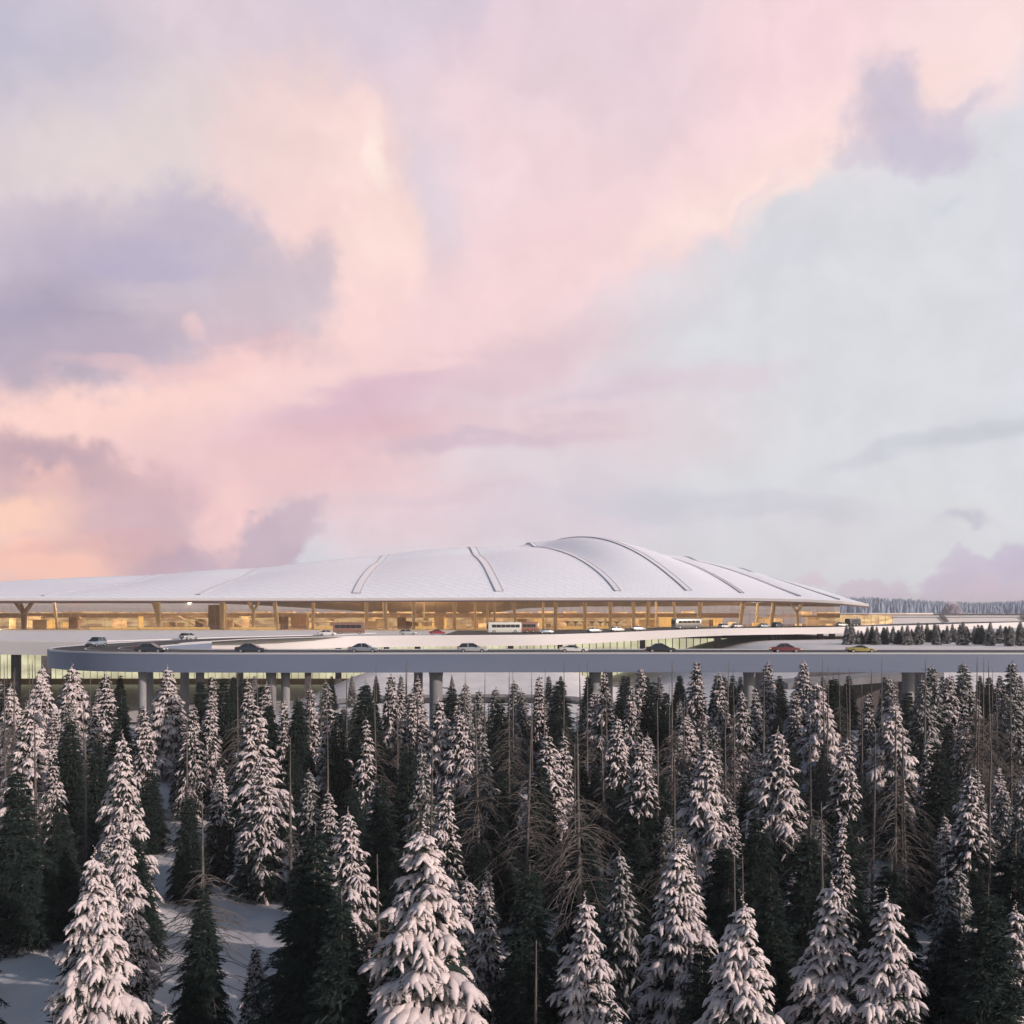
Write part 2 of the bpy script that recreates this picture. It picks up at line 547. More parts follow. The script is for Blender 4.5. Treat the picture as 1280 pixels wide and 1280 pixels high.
        (1195, 150, 42, 16, -24, (209, 200, 214), 0.8, 0.8, 'c'),
        (1135, 186, 62, 22, 5, (197, 191, 209), 0.8, 0.8, 'c'),
        (1118, 125, 26, 26, 0, (201, 191, 208), 0.7, 0.9, 'c'),
        (1160, 186, 58, 28, 4, (201, 194, 211), 0.8, 0.7, 'c'),
        (1070, 190, 26, 16, 0, (213, 202, 213), 0.75, 0.8, 'c'),
        (1185, 262, 20, 10, 0, (205, 208, 219), 0.55, 0.9, 'c'),
        # cumulus bank low in the east
        (1250, 735, 78, 38, 0, (207, 195, 212), 0.95, 0.3, 'c'),
        (1215, 706, 28, 18, 0, (203, 193, 212), 0.85, 0.4, 'c'),
        (1258, 696, 28, 24, 0, (199, 189, 210), 0.9, 0.35, 'c'),
        (1185, 730, 30, 26, 0, (204, 191, 210), 0.95, 0.3, 'c'),
        (1260, 750, 90, 24, 0, (209, 188, 204), 0.8, 0.8, 'c'),
        (1085, 745, 40, 14, 0, (212, 198, 211), 0.95, 0.4, 'c'),
        (1130, 748, 30, 12, 0, (210, 196, 210), 0.9, 0.4, 'c'),
        (1012, 734, 30, 10, 0, (216, 200, 210), 0.9, 0.5, 'c'),
    ]
    n0 = N.new('ShaderNodeRGB')
    n0.outputs[0].default_value = (*[x * 10 for x in lin((216, 214, 223))], 1)
    cur = n0.outputs[0]
    chain = {}
    for ci, (cx, cy, rx, ry, rot, col, wgt, soft, kind) in enumerate(clouds):
        a = math.atan((cx - CX) / F)
        e = math.atan((HOR - cy) / F * math.cos(a))
        mp = N.new('ShaderNodeMapping')
        mp.vector_type = 'TEXTURE'
        mp.inputs['Location'].default_value = (a * 14 + 6.4, 7.65 - e * 14, 0)
        mp.inputs['Rotation'].default_value = (0, 0, R(rot))
        mp.inputs['Scale'].default_value = (rx / 100, ry / 100, 1)
        if ci % 8 == 0:
            chain = {}
            gate = cur
        if kind not in chain:                        # keeps the layers in sequence
            ch = N.new('ShaderNodeVectorMath')
            ch.operation = 'MULTIPLY_ADD'
            ch.inputs[1].default_value = (1e-9, 1e-9, 1e-9)
            L.new(gate, ch.inputs[0])
            L.new(W[kind], ch.inputs[2])
            chain[kind] = ch.outputs[0]
        L.new(chain[kind], mp.inputs['Vector'])
        ln = N.new('ShaderNodeVectorMath')
        ln.operation = 'LENGTH'
        L.new(mp.outputs[0], ln.inputs[0])
        mr = N.new('ShaderNodeMapRange')
        mr.interpolation_type = 'SMOOTHSTEP'
        mr.inputs['From Min'].default_value = 1 - soft
        mr.inputs['From Max'].default_value = 1 + soft * 0.6
        mr.inputs['To Min'].default_value = wgt
        mr.inputs['To Max'].default_value = 0
        L.new(ln.outputs['Value'], mr.inputs['Value'])
        mx = N.new('ShaderNodeMix')
        mx.data_type = 'RGBA'
        L.new(mr.outputs[0], mx.inputs['Factor'])
        L.new(cur, mx.inputs['A'])
        mx.inputs['B'].default_value = (*[x * 10 for x in lin(col)], 1)
        cur = mx.outputs['Result']
    # faint billow in everything
    n = N.new('ShaderNodeTexNoise')
    n.noise_dimensions = '2D'
    n.inputs['Scale'].default_value = 1.7
    n.inputs['Detail'].default_value = 6
    L.new(w_soft, n.inputs['Vector'])
    mr = N.new('ShaderNodeMapRange')
    mr.inputs['From Min'].default_value = 0.3
    mr.inputs['From Max'].default_value = 0.7
    mr.inputs['To Min'].default_value = 1.0
    mr.inputs['To Max'].default_value = 1.06
    L.new(n.outputs['Fac'], mr.inputs['Value'])
    sc = N.new('ShaderNodeVectorMath')
    sc.operation = 'SCALE'
    L.new(cur, sc.inputs[0])
    L.new(mr.outputs[0], sc.inputs['Scale'])
    # the sunset clouds fill the sky ahead; the clear sky above and behind is kept dim to lower the ambient light
    q = N.new('ShaderNodeMapping')
    q.vector_type = 'TEXTURE'
    q.inputs['Location'].default_value = (6.4, 7.65 - 14 * R(8), 0)
    q.inputs['Scale'].default_value = (14 * R(62), 14 * R(40), 1)
    L.new(base, q.inputs['Vector'])
    ql = N.new('ShaderNodeVectorMath')
    ql.operation = 'LENGTH'
    L.new(q.outputs[0], ql.inputs[0])
    qm = N.new('ShaderNodeMapRange')
    qm.interpolation_type = 'SMOOTHSTEP'
    qm.inputs['From Min'].default_value = 0.75
    qm.inputs['From Max'].default_value = 1.25
    qm.inputs['To Min'].default_value = 0
    qm.inputs['To Max'].default_value = 1
    L.new(ql.outputs['Value'], qm.inputs['Value'])
    fin = N.new('ShaderNodeMix')
    fin.data_type = 'RGBA'
    L.new(qm.outputs[0], fin.inputs['Factor'])
    L.new(sc.outputs[0], fin.inputs['A'])
    L.new(sky.outputs[0], fin.inputs['B'])
    L.new(fin.outputs['Result'], bg.inputs['Color'])
    w.cycles.sampling_method = 'MANUAL'
    w.cycles.sample_map_resolution = 512


build_world()
sl = bpy.data.lights.new('sun', 'SUN')
sl.energy = 4.0
sl.angle = R(0.6)
sl.color = (1.0, 0.81, 0.74)
so = bpy.data.objects.new('sun', sl)
C.objects.link(so)
to_sun = Vector((math.sin(SUN_AZ) * math.cos(SUN_EL), math.cos(SUN_AZ) * math.cos(SUN_EL), math.sin(SUN_EL)))
so.rotation_euler = (-to_sun).to_track_quat('-Z', 'Y').to_euler()
so.location = (0, 0, 200)

cd = bpy.data.cameras.new('camera')
cam = bpy.data.objects.new('camera', cd)
C.objects.link(cam)
cam.location = (0, 0, CAMZ)
cam.rotation_euler = (R(90), 0, 0)
cd.sensor_width = 36
cd.lens = 36 * F / 1280
cd.shift_y = (HOR - 640) / 1280
cd.clip_start = 1
cd.clip_end = 20000
S.camera = cam
S.view_settings.view_transform = 'Standard'
S.view_settings.look = 'None'
S.view_settings.exposure = 0
S.view_settings.gamma = 1
S.cycles.use_denoising = True
S.cycles.max_bounces = 7
S.cycles.diffuse_bounces = 3
S.cycles.glossy_bounces = 3
S.cycles.transparent_max_bounces = 12

# ------------------------------------------------------------------ terminal
DECK = 18.7
term = empty('airport_terminal', (0, 480, DECK), 0, 'long airport terminal with white shell roof in fan-shaped segments over a glowing glass hall', 'terminal')
bpy.context.view_layer.update()
TINV = Matrix.Translation((0, -480, -DECK))


def tb(mb, name, m, parent=None, **k):
    """Build a terminal part: mesh made in world coordinates, re-based to the terminal's origin."""
    mb.v = [tuple(Vector(p) + Vector((0, -480, -DECK))) for p in mb.v]
    return mb.build(name, m, parent or term, **k)


RIBS = [
    [(-520, 749, 372), (-510, 746, 378), (-430, 742, 410), (-340, 740, 440), (-330, 741, 470), (-320, 755, 560)],
    [(-230, 748.5, 372), (-225, 746, 377), (-170, 741, 402), (-110, 737, 432), (-60, 733, 465), (0, 750, 560)],
    [(46, 748, 372), (50, 745.3, 376), (106, 737, 400), (160, 729.5, 430), (212, 719.5, 468), (262, 750, 560)],
    [(245, 748, 372), (246, 744.5, 376), (270, 733.5, 398), (300, 723, 425), (336, 711.8, 465), (370, 755, 560)],
    [(444, 748, 372), (445, 743, 376), (452, 728, 395), (462, 714, 420), (474, 704, 445), (490, 698.3, 475), (512, 764, 560)],
    [(628, 747.5, 372), (625, 741, 376), (616, 722, 395), (607, 705.5, 420), (597, 695, 445), (586, 690.2, 475), (570, 768, 560)],
    [(778, 747.5, 372), (774, 741, 376), (759, 723, 392), (740, 707.5, 410), (718, 695, 432), (694, 687, 455), (672, 684, 478), (655, 686, 500), (610, 763, 560)],
    [(869, 747.5, 372), (864, 741, 376), (845, 724, 390), (820, 704.5, 408), (795, 689, 425), (765, 676.5, 445), (735, 671.5, 465), (710, 673, 485), (690, 678.5, 505), (665, 690, 530), (660, 756, 575)],
    [(935, 748, 372), (930, 743, 377), (905, 726.5, 392), (875, 711, 412), (845, 700, 435), (815, 693, 460), (785, 689.5, 490), (750, 691, 520), (735, 754, 575)],
    [(1006, 749.5, 372), (1000, 745.5, 378), (972, 735, 395), (940, 722.5, 418), (905, 710.5, 445), (875, 703, 475), (850, 700, 510), (830, 754, 570)],
    [(1054, 752, 372), (1047, 749, 379), (1020, 740.5, 398), (985, 729, 425), (950, 719.5, 455), (915, 712.5, 490), (890, 753, 560)],
    [(1086, 755.2, 374), (1081, 754, 382), (1060, 749, 405), (1030, 741, 435), (1000, 735, 470), (970, 729, 500), (935, 752, 550)],
]
NV = 40
ribs3 = [catmull([P(*p) for p in r], NV) for r in RIBS]
# bring every row to the same depth fraction and smooth between ribs
NU = 10


def loft(ribs, nu):
    rows = []
    k = len(ribs)
    for i in range(k - 1):
        last = i == k - 2
        for s in range(nu + (1 if last else 0)):
            t = s / nu
            row = []
            for j in range(NV):
                p0, p1, p2, p3 = ribs[max(i - 1, 0)][j], ribs[i][j], ribs[i + 1][j], ribs[min(i + 2, k - 1)][j]
                lin_ = p1.lerp(p2, t)
                cr = 0.5 * ((2 * p1) + (p2 - p0) * t + (2 * p0 - 5 * p1 + 4 * p2 - p3) * t * t + (3 * p1 - p0 - 3 * p2 + p3) * t ** 3)
                q = lin_.lerp(cr, 0.35)
                fr = j / (NV - 1)
                q = q + Vector((0, 0, 0.9 * math.sin(math.pi * t) * math.sin(math.pi * min(fr * 1.6, 1))))   # each segment bellies out a little
                row.append(q)
            rows.append(row)
    return rows


rows = loft(ribs3, NU)
nr = len(rows)
rb = MB()
rb.v = [tuple(p) for row in rows for p in row]
rb.f = [(i * NV + j, (i + 1) * NV + j, (i + 1) * NV + j + 1, i * NV + j + 1) for i in range(nr - 1) for j in range(NV - 1)]
roof = tb(rb, 'roof', M['roof'], smooth=True)
uvl = roof.data.uv_layers.new(name='UVMap')
for lp in roof.data.loops:
    i, j = divmod(lp.vertex_index, NV)
    uvl.data[lp.index].uv = (i / NU * 0.5, j / NV)
# soffit under the roof
sb = MB()
sb.v = [(p.x, p.y + (0.8 if j == 0 else 0), p.z - 0.9 - 0.8 * min(1, j / 4)) for row in rows for j, p in enumerate(row)]
sb.f = [(i * NV + j, i * NV + j + 1, (i + 1) * NV + j + 1, (i + 1) * NV + j) for i in range(nr - 1) for j in range(NV - 1)]
tb(sb, 'ceiling', M['soffit'], smooth=True)
# white eave edge and dark drip line
fb, db = MB(), MB()
for i in range(nr - 1):
    a, b = rows[i][0], rows[i + 1][0]
    th = 0.75
    n0, n1 = Vector((0, -0.25, 0)), Vector((0, 0, -th))
    fb.add([a + n0 + Vector((0, 0, 0.12)), b + n0 + Vector((0, 0, 0.12)), b + n0 + n1, a + n0 + n1,
            a + Vector((0, 0.35, 0.12)), b + Vector((0, 0.35, 0.12)), b + n1 + Vector((0, 0.35, 0)), a + n1 + Vector((0, 0.35, 0))],
           [(3, 2, 1, 0), (0, 1, 5, 4), (7, 6, 2, 3)])
    db.add([a + Vector((0, -0.1, -th - 0.003)), b + Vector((0, -0.1, -th - 0.003)), b + Vector((0, -0.1, -th - 0.5)), a + Vector((0, -0.1, -th - 0.5)),
            a + Vector((0, 1.0, -th - 0.5)), b + Vector((0, 1.0, -th - 0.5))],
           [(3, 2, 1, 0), (5, 2, 3, 4)])
tb(fb, 'eave', M['white_concrete'])
tb(db, 'drip_edge', M['fascia_line'])


def skylight(rib, width, dark):
    """A raised glazed strip between two dark edges that rides on one roof rib."""
    pts = catmull([P(*p) for p in RIBS[rib]], 60)[2:57]
    m1, m2, m3 = MB(), MB(), MB()
    for mb_, off, hw, up in ((m1, 0, width * 0.5, 0.22), (m2, -width * 0.5, dark, 0.27), (m3, width * 0.5, dark, 0.27)):
        for i in range(len(pts) - 1):
            a, b = pts[i], pts[i + 1]
            ta, tb_ = (pts[min(i + 1, len(pts) - 1)] - pts[max(i - 1, 0)]).normalized(), (pts[min(i + 2, len(pts) - 1)] - pts[i]).normalized()
            sa, sb_ = ta.cross(Vector((0, 0, 1))).normalized(), tb_.cross(Vector((0, 0, 1))).normalized()
            ua, ub = sa.cross(ta).normalized(), sb_.cross(tb_).normalized()
            vs = []
            for p, s, u_ in ((a, sa, ua), (b, sb_, ub)):
                vs += [p + s * (off - hw) - u_ * 0.3, p + s * (off - hw) + u_ * up, p + s * (off + hw) + u_ * up, p + s * (off + hw) - u_ * 0.3]
            mb_.add(vs, [(0, 1, 5, 4), (1, 2, 6, 5), (2, 3, 7, 6)])
    st = tb(m1, 'skylight', M['roof_glass'])
    m2.v += []
    m2.f += []
    m2.add(m3.v, m3.f)
    m2.v = [tuple(Vector(p) + Vector((0, -480, -DECK))) for p in m2.v]
    m2.build('skylight_frame', M['roof_trim'], st)


for rib, w_, dk in ((2, 0.9, 0.07), (3, 1.3, 0.10), (4, 2.6, 0.14), (5, 2.6, 0.16), (6, 1.9, 0.18), (7, 1.9, 0.19), (8, 1.0, 0.22), (9, 0.8, 0.2), (10, 0.6, 0.18)):
    skylight(rib, w_, dk)

# glass front, back, floor, mezzanine, lit shops
XL, XR = -330.0, 116.0
GD = 396.0


def under(x, d):
    """Height of the ceiling above plan point (x, d), roughly."""
    best = None
    for row in rows[::2]:
        for p in row[::2]:
            q = (p.x - x) ** 2 + (p.y - d) ** 2
            if best is None or q < best[0]:
                best = (q, p.z)
    return best[1] - 1.7


tops = {}
mb = MB()
gxs = np.arange(XL, XR + 0.1, 6.0)
for x0, x1 in zip(gxs[:-1], gxs[1:]):
    mb.add([(x0, GD, DECK + 0.004), (x1, GD, DECK + 0.004), (x1, GD, under(x1, GD)), (x0, GD, under(x0, GD))], [(0, 1, 2, 3)])
tb(mb, 'front_glazing', M['glass'])
mb = MB()
for i, x in enumerate(gxs):
    for s in (0, 3.0):
        if x + s < XR:
            mb.box((x + s, GD - 0.06, (DECK + under(x + s, GD)) / 2), (0.07, 0.1, under(x + s, GD) - DECK - 0.02))
mb.box(((XL + XR) / 2, GD - 0.06, DECK + 5.4), (XR - XL, 0.1, 0.07))
tb(mb, 'front_glazing_frame', M['mullion'])
mb = MB()
for x0, x1 in ((XL, XR - 8),):
    mb.add([(x0, 556, DECK), (x1, 556, DECK), (x1, 556, 31), (x0, 556, 31)], [(0, 1, 2, 3)])
tb(mb, 'rear_glazing', M['glass'])
mb = MB()
mb.add([(XR, GD, DECK), (XR - 8, 556, DECK), (XR - 8, 556, 29), (XR, GD, under(XR - 1, GD))], [(0, 1, 2, 3)])
tb(mb, 'side_glazing', M['glass'])
mb = MB()
mb.prism([(XL, 400.5), (XR + 3, 400.5), (XR - 4, 570), (XL, 570)], DECK - 1.2, DECK - 0.004)
tb(mb, 'floor', M['terminal_floor'])
mb = MB()
mb.prism([(XL, 470), (XR - 20, 470), (XR - 22, 540), (XL, 540)], 22.6, 23.5)
tb(mb, 'mezzanine', M['brown_panel'])
mb = MB()
mb.box(((XL + XR - 20) / 2, 470.3, 24.0), (XR - 20 - XL, 0.1, 0.95))
tb(mb, 'mezzanine_balustrade', M['brown_panel'])
mb = MB()
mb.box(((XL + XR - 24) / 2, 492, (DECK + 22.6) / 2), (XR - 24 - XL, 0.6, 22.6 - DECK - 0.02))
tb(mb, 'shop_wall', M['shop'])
mb = MB()
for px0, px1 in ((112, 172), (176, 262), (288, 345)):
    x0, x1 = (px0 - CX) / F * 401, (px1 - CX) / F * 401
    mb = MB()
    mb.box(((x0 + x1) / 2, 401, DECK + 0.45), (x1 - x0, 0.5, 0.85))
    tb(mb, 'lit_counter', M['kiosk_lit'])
mb = MB()
for x in np.arange(XL + 5, XR - 30, 11.0):
    w_ = 5 + 5 * rng.random()
    mb = MB()
    mb.box((x, 520 + 6 * rng.random(), 24.2), (w_, 6, 1.3 + 0.9 * rng.random()))
    tb(mb, 'mezzanine_shop', M['shop'])
# points of light without fittings, added to brighten the hall and its ceiling
for px, d in ((430, 420), (560, 430), (690, 430), (800, 420), (905, 415), (500, 470), (640, 480), (760, 470), (330, 430), (222, 452), (120, 430), (0, 430), (420, 525), (520, 528), (620, 528), (720, 525), (820, 515), (900, 500)):
    x = (px - CX) / F * d
    z = under(x, d) - 0.6
    al = bpy.data.lights.new('hall_fill', 'POINT')
    al.shadow_soft_size = 0.18
    al.energy = 11500 if d < 500 else 9000
    al.color = (1.0, 0.84, 0.58)
    ao = bpy.data.objects.new('hall_fill', al)
    C.objects.link(ao)
    ao.parent = term
    ao.location = (x, d - 480, z - 2.6 - DECK)


# columns
def column(px, d, kind, lean=0.0, r=0.55):
    x = (px - CX) / F * d
    zt = under(x + lean, d)
    mb = MB()
    h = zt - DECK
    if kind == 'y':
        k = DECK + h * 0.45
        mb.tube([(x, d, DECK), (x + lean * 0.5, d, k)], [r * 0.8, r], 10)
        for dx, dy in ((-5.6, -1), (5.6, -1), (-4.2, 4), (4.2, 4)):
            mb.tube([(x + lean * 0.5, d, k - 0.1), (x + lean * 0.5 + dx * 0.45, d + dy * 0.45, k + h * 0.27), (x + lean * 0.5 + dx, d + dy, zt + 0.3)], [r * 0.75, r * 0.58, r * 0.42], 8)
    elif kind == 'flare':
        pts = [(x, d, DECK), (x + lean * 0.2, d, DECK + h * 0.4), (x + lean * 0.5, d, DECK + h * 0.7), (x + lean, d, zt + 0.2)]
        mb.tube(pts, [r * 1.0, r * 1.3, r * 2.1, r * 5.0], 12)
    else:
        mb.tube([(x, d, DECK), (x + lean * 0.5, d, DECK + h * 0.5), (x + lean, d, zt + 0.3)], [r * 0.85, r, r * 0.75], 10)
    tb(mb, 'column', M['timber'] if px > 60 else M['brown_panel'], smooth=True, angle=50)


for a in ((-190, 404, 'y', 0), (-90, 404, 'flare', 1), (30, 404, 'y', 0, 1.1), (72, 425, 's', -2), (199, 404, 'flare', -2.2, 0.75), (278, 405, 's', 0, 1.0), (317, 404, 'y', 0, 0.7), (347, 404, 's', -1.6, 0.8),
          (391, 404, 's', 0.4, 0.62), (458, 408, 's', 0, 0.7), (482, 404, 's', -0.5, 0.85), (517, 406, 's', 0, 0.7), (530, 430, 's', 0, 0.4), (568, 412, 's', 0, 0.8), (594, 420, 's', 0, 0.5),
          (610, 412, 's', -0.8, 0.5), (618, 405, 's', 0, 0.5), (645, 404, 'y', -1.5, 0.6), (679, 425, 'y', 0, 0.5), (694, 406, 's', 0.4, 0.75), (731, 404, 's', 0, 0.7), (763, 406, 's', 0, 0.7), (792, 404, 's', 0, 0.75),
          (808, 404, 's', 1.9, 0.85), (820, 440, 's', 0, 0.5), (846, 408, 'y', -2.2, 0.5), (872, 404, 's', 2.1, 0.85), (924, 404, 's', 2.4, 0.8), (945, 430, 's', 1.2, 0.55), (963, 404, 's', 1.8, 0.75), (998, 404, 'y', -1, 0.55)):
    column(*a)

# counters, partitions and clad boxes standing about the hall
prg = np.random.default_rng(3)
for i in range(64):
    px = prg.uniform(-40, 1010)
    d = prg.uniform(412, 466)
    x = (px - CX) / F * d
    w_, h_ = prg.uniform(0.6, 6.5), prg.uniform(1.2, 4.6)
    mb = MB()
    mb.box((x, d, DECK + h_ / 2 + 0.002), (w_, prg.uniform(0.4, 2.5), h_))
    if h_ > 2.5 and w_ > 2:
        mb.box((x, d, DECK + h_ + 0.13), (w_ + 0.8, 3.2, 0.22))
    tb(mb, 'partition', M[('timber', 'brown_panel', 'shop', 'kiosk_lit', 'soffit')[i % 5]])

# escalators seen through the glass
for px, d, dirn in ((292, 432, 1), (250, 440, 1), (235, 446, 1)):
    x = (px - CX) / F * d
    mb = MB()
    mb.add([(x - 5 * dirn, d, 23.4), (x - 4 * dirn, d, 23.4), (x + 5 * dirn, d, DECK), (x + 3.6 * dirn, d, DECK), (x - 5 * dirn, d + 2, 23.4), (x - 4 * dirn, d + 2, 23.4), (x + 5 * dirn, d + 2, DECK), (x + 3.6 * dirn, d + 2, DECK)],
           [(0, 3, 2, 1), (4, 5, 6, 7), (0, 1, 5, 4), (3, 7, 6, 2), (0, 4, 7, 3), (1, 2, 6, 5)])
    tb(mb, 'escalator', M['timber'])
# lift shafts
for px, w_, d in ((272, 5.5, 412), (375, 6, 430)):
    mb = MB()
    x = (px - CX) / F * d
    zt = 27.6 if px < 300 else 24.4
    mb.box((x, d, (DECK + zt) / 2), (w_, 5, zt - DECK - 0.01))
    tb(mb, 'lift_shaft', M['brown_panel'])
# lower storey, lit
mb = MB()
mb.box(((-290 + 116) / 2, 388.3, 8.7), (406, 0.4, 14.3))
lower = tb(mb, 'lower_glazing', M['lit_window'])
mb = MB()
for x in np.arange(-290, 116, 2.4):
    mb.box((x, 387.9, 8.7), (0.16 if int(x * 10) % 3 else 0.3, 0.2, 14.4))
mb.v = [tuple(Vector(p) + Vector((0, -480, -DECK))) for p in mb.v]
mb.build('lower_glazing_frame', M['mullion'], lower)
mb = MB()
mb.box((-87, 387.2, 0.9), (406, 0.8, 2.2))
tb(mb, 'plinth', M['brown_panel'])

# check-in kiosks inside
for px, d, w_, lab in ((405, 410, 7.5, 'disc-roofed timber desk just behind the brown coach'), (618, 412, 6.5, 'disc-roofed timber desk behind the white coach'),
                       (740, 408, 21, 'long row of timber desks with saw-tooth canopy behind the grey kerbside cars'), (530, 408, 9, 'low lit timber counter behind the red hatchback')):
    x = (px - CX) / F * d
    k = empty('check_in_desk', (x, d, DECK), 0, lab, 'desk', 'desks in the glass hall')
    mb = MB()
    mb.box((0, 0, 0.55), (w_, 1.2, 1.1))
    mb.build('counter', M['kiosk_lit'], k)
    mb = MB()
    if w_ > 15:
        n = 7
        for i in range(n):
            xx = -w_ / 2 + w_ * (i + 0.5) / n
            mb.add([(xx - 1.4, -1.2, 2.9), (xx + 1.4, -1.2, 2.9), (xx, -1.2, 2.0), (xx - 1.4, 1.2, 2.9), (xx + 1.4, 1.2, 2.9), (xx, 1.2, 2.0)], [(0, 2, 1), (3, 4, 5), (0, 1, 4, 3), (1, 2, 5, 4), (2, 0, 3, 5)])
            mb.box((xx, 0, 1.5), (0.3, 0.3, 1.4))
    else:
        mb.tube([(0, 0, 2.5), (0, 0, 2.7), (0, 0, 3.1)], [w_ * 0.5, w_ * 0.56, w_ * 0.3], 24)
        for sx in (-1, 1):
            mb.box((sx * w_ * 0.3, 0, 1.85), (0.3, 0.3, 1.5))
    mb.build('canopy', M['brown_panel'] if w_ > 15 else M['timber'], k)

# ------------------------------------------------------------------ departures deck (upper road)
edge = [(-66.5, 209), (-65.2, 220), (-63.5, 237), (-58, 262), (-40, 285), (-12, 297), (2, 300), (26, 316), (48, 328), (70, 337), (110, 358), (150, 392), (200, 437), (330, 545), (560, 715)]


def smooth_line(pts, n):
    q = catmull([Vector((a, b, 0)) for a, b in pts], n)
    return [(p.x, p.y) for p in q]


def offset(line, dist):
    out = []
    for i, p in enumerate(line):
        a, b = line[max(i - 1, 0)], line[min(i + 1, len(line) - 1)]
        t = Vector((b[0] - a[0], b[1] - a[1]))
        t.normalize()
        out.append((p[0] - t.y * dist, p[1] + t.x * dist))
    return out


def decktop(p):
    return DECK + 1.3 * float(sstep(8, 72, p[0])) + 0.95 * float(sstep(70, 230, p[0]))


def deckbot(p):
    return decktop(p) - 2.75 + 0.85 * float(sstep(8, 72, p[0]))


dep = empty('departures_road', (0, 340, 0), 0, 'white elevated departures deck running along the front of the glass terminal', 'elevated road')
dep_off = Vector((0, -340, 0))


def dbuild(mb, name, m, parent=None, **k):
    mb.v = [tuple(Vector(p) + dep_off) for p in mb.v]
    return mb.build(name, m, parent or dep, **k)


inner = smooth_line(edge[1:], 70)
left_front = [(-420, 268), (-300, 258), (-150, 246), (-88, 234)]
back_right = [(542, 738), (310, 566), (180, 458), (140, 420), (119, 400.4)]
loop_out = [(-88, 214), (-84.5, 203.5)]
kx = next(i for i, p in enumerate(inner) if p[0] > 4)
XK, YK = inner[kx]
poly = left_front + [(-84, 226), (-74, 222)] + inner[:kx + 1] + [(XK, 400.4), (-420, 400.4)]
mb = MB()
mb.prism(poly, DECK - 2.75, DECK)
dbuild(mb, 'deck', M['white_concrete'], smooth=True, angle=35)
right = inner[kx:]
roff = offset(right, 27)
rback = []
for p, q in zip(right, roff):
    t = float(sstep(108, 160, p[0]))
    rback.append((p[0] * (1 - t) + q[0] * t, 400.4 * (1 - t) + q[1] * t))
mb = MB()
q = []
for p, b in zip(right, rback):
    z0, z1 = deckbot(p), decktop(p)
    q += [(p[0], p[1], z0), (p[0], p[1], z1), (b[0], b[1], z1), (b[0], b[1], z0)]
mb.add(q, [(4 * i + a, 4 * i + 4 + a, 4 * i + 4 + (a + 1) % 4, 4 * i + (a + 1) % 4) for i in range(len(right) - 1) for a in range(4)])
dbuild(mb, 'deck', M['white_concrete'], smooth=True, angle=35)
mb = MB()
mb.prism([(-420, 269.5), (-300, 259.5), (-150, 247.5), (-89, 235.6), (-81, 250), (-72, 272), (-60, 292), (-48, 306), (-40, 330), (-60, 392), (-420, 394)], DECK + 0.005, DECK + 0.14)
dbuild(mb, 'snow_layer', M['snow'])


def ribbon(mb, la, lb, zf):
    vs = []
    for a, b in zip(la, lb):
        vs += [(a[0], a[1], zf(a)), (b[0], b[1], zf(b))]
    mb.add(vs, [(2 * i, 2 * i + 2, 2 * i + 3, 2 * i + 1) for i in range(len(la) - 1)])


# asphalt on the deck: from the inner kerb back; the far arm of the loop
seg = inner[8:kx]
la = offset(seg, 1.0)
lb = [(p[0], p[1]) for p in offset(seg, 19)]
for i, p in enumerate(seg):
    t = float(sstep(-62, -14, p[0]))
    lb[i] = (lb[i][0] * (1 - t) + p[0] * t, lb[i][1] * (1 - t) + 384 * t)
for p, b in zip(right, rback):
    wdt = math.hypot(b[0] - p[0], b[1] - p[1])
    f0, f1 = 1.0 / wdt, 1 - 13.0 / wdt if wdt > 45 else 1 - 4.0 / wdt
    la.append((p[0] + (b[0] - p[0]) * f0, p[1] + (b[1] - p[1]) * f0))
    lb.append((p[0] + (b[0] - p[0]) * f1, p[1] + (b[1] - p[1]) * f1))
seg = seg + right
zs = [decktop(p) for p in seg]
mb = MB()
vs = []
for a, b, z in zip(la, lb, zs):
    vs += [(a[0], a[1], z + 0.006), (b[0], b[1], z + 0.006)]
mb.add(vs, [(2 * i, 2 * i + 2, 2 * i + 3, 2 * i + 1) for i in range(len(la) - 1)])
dbuild(mb, 'asphalt', M['asphalt'])
for fr in (0.33, 0.62):
    mb = MB()
    mid = [(a[0] * (1 - fr) + b[0] * fr, a[1] * (1 - fr) + b[1] * fr) for a, b in zip(la, lb)]
    lo, hi = offset(mid, -0.08), offset(mid, 0.08)
    for i in range(len(mid) - 1):
        vs = [(lo[i][0], lo[i][1], zs[i] + 0.014), (lo[i + 1][0], lo[i + 1][1], zs[i + 1] + 0.014), (hi[i + 1][0], hi[i + 1][1], zs[i + 1] + 0.014), (hi[i][0], hi[i][1], zs[i] + 0.014)]
        mb.add(vs, [(0, 1, 2, 3)])
    dbuild(mb, 'lane_marking', M['paint'])
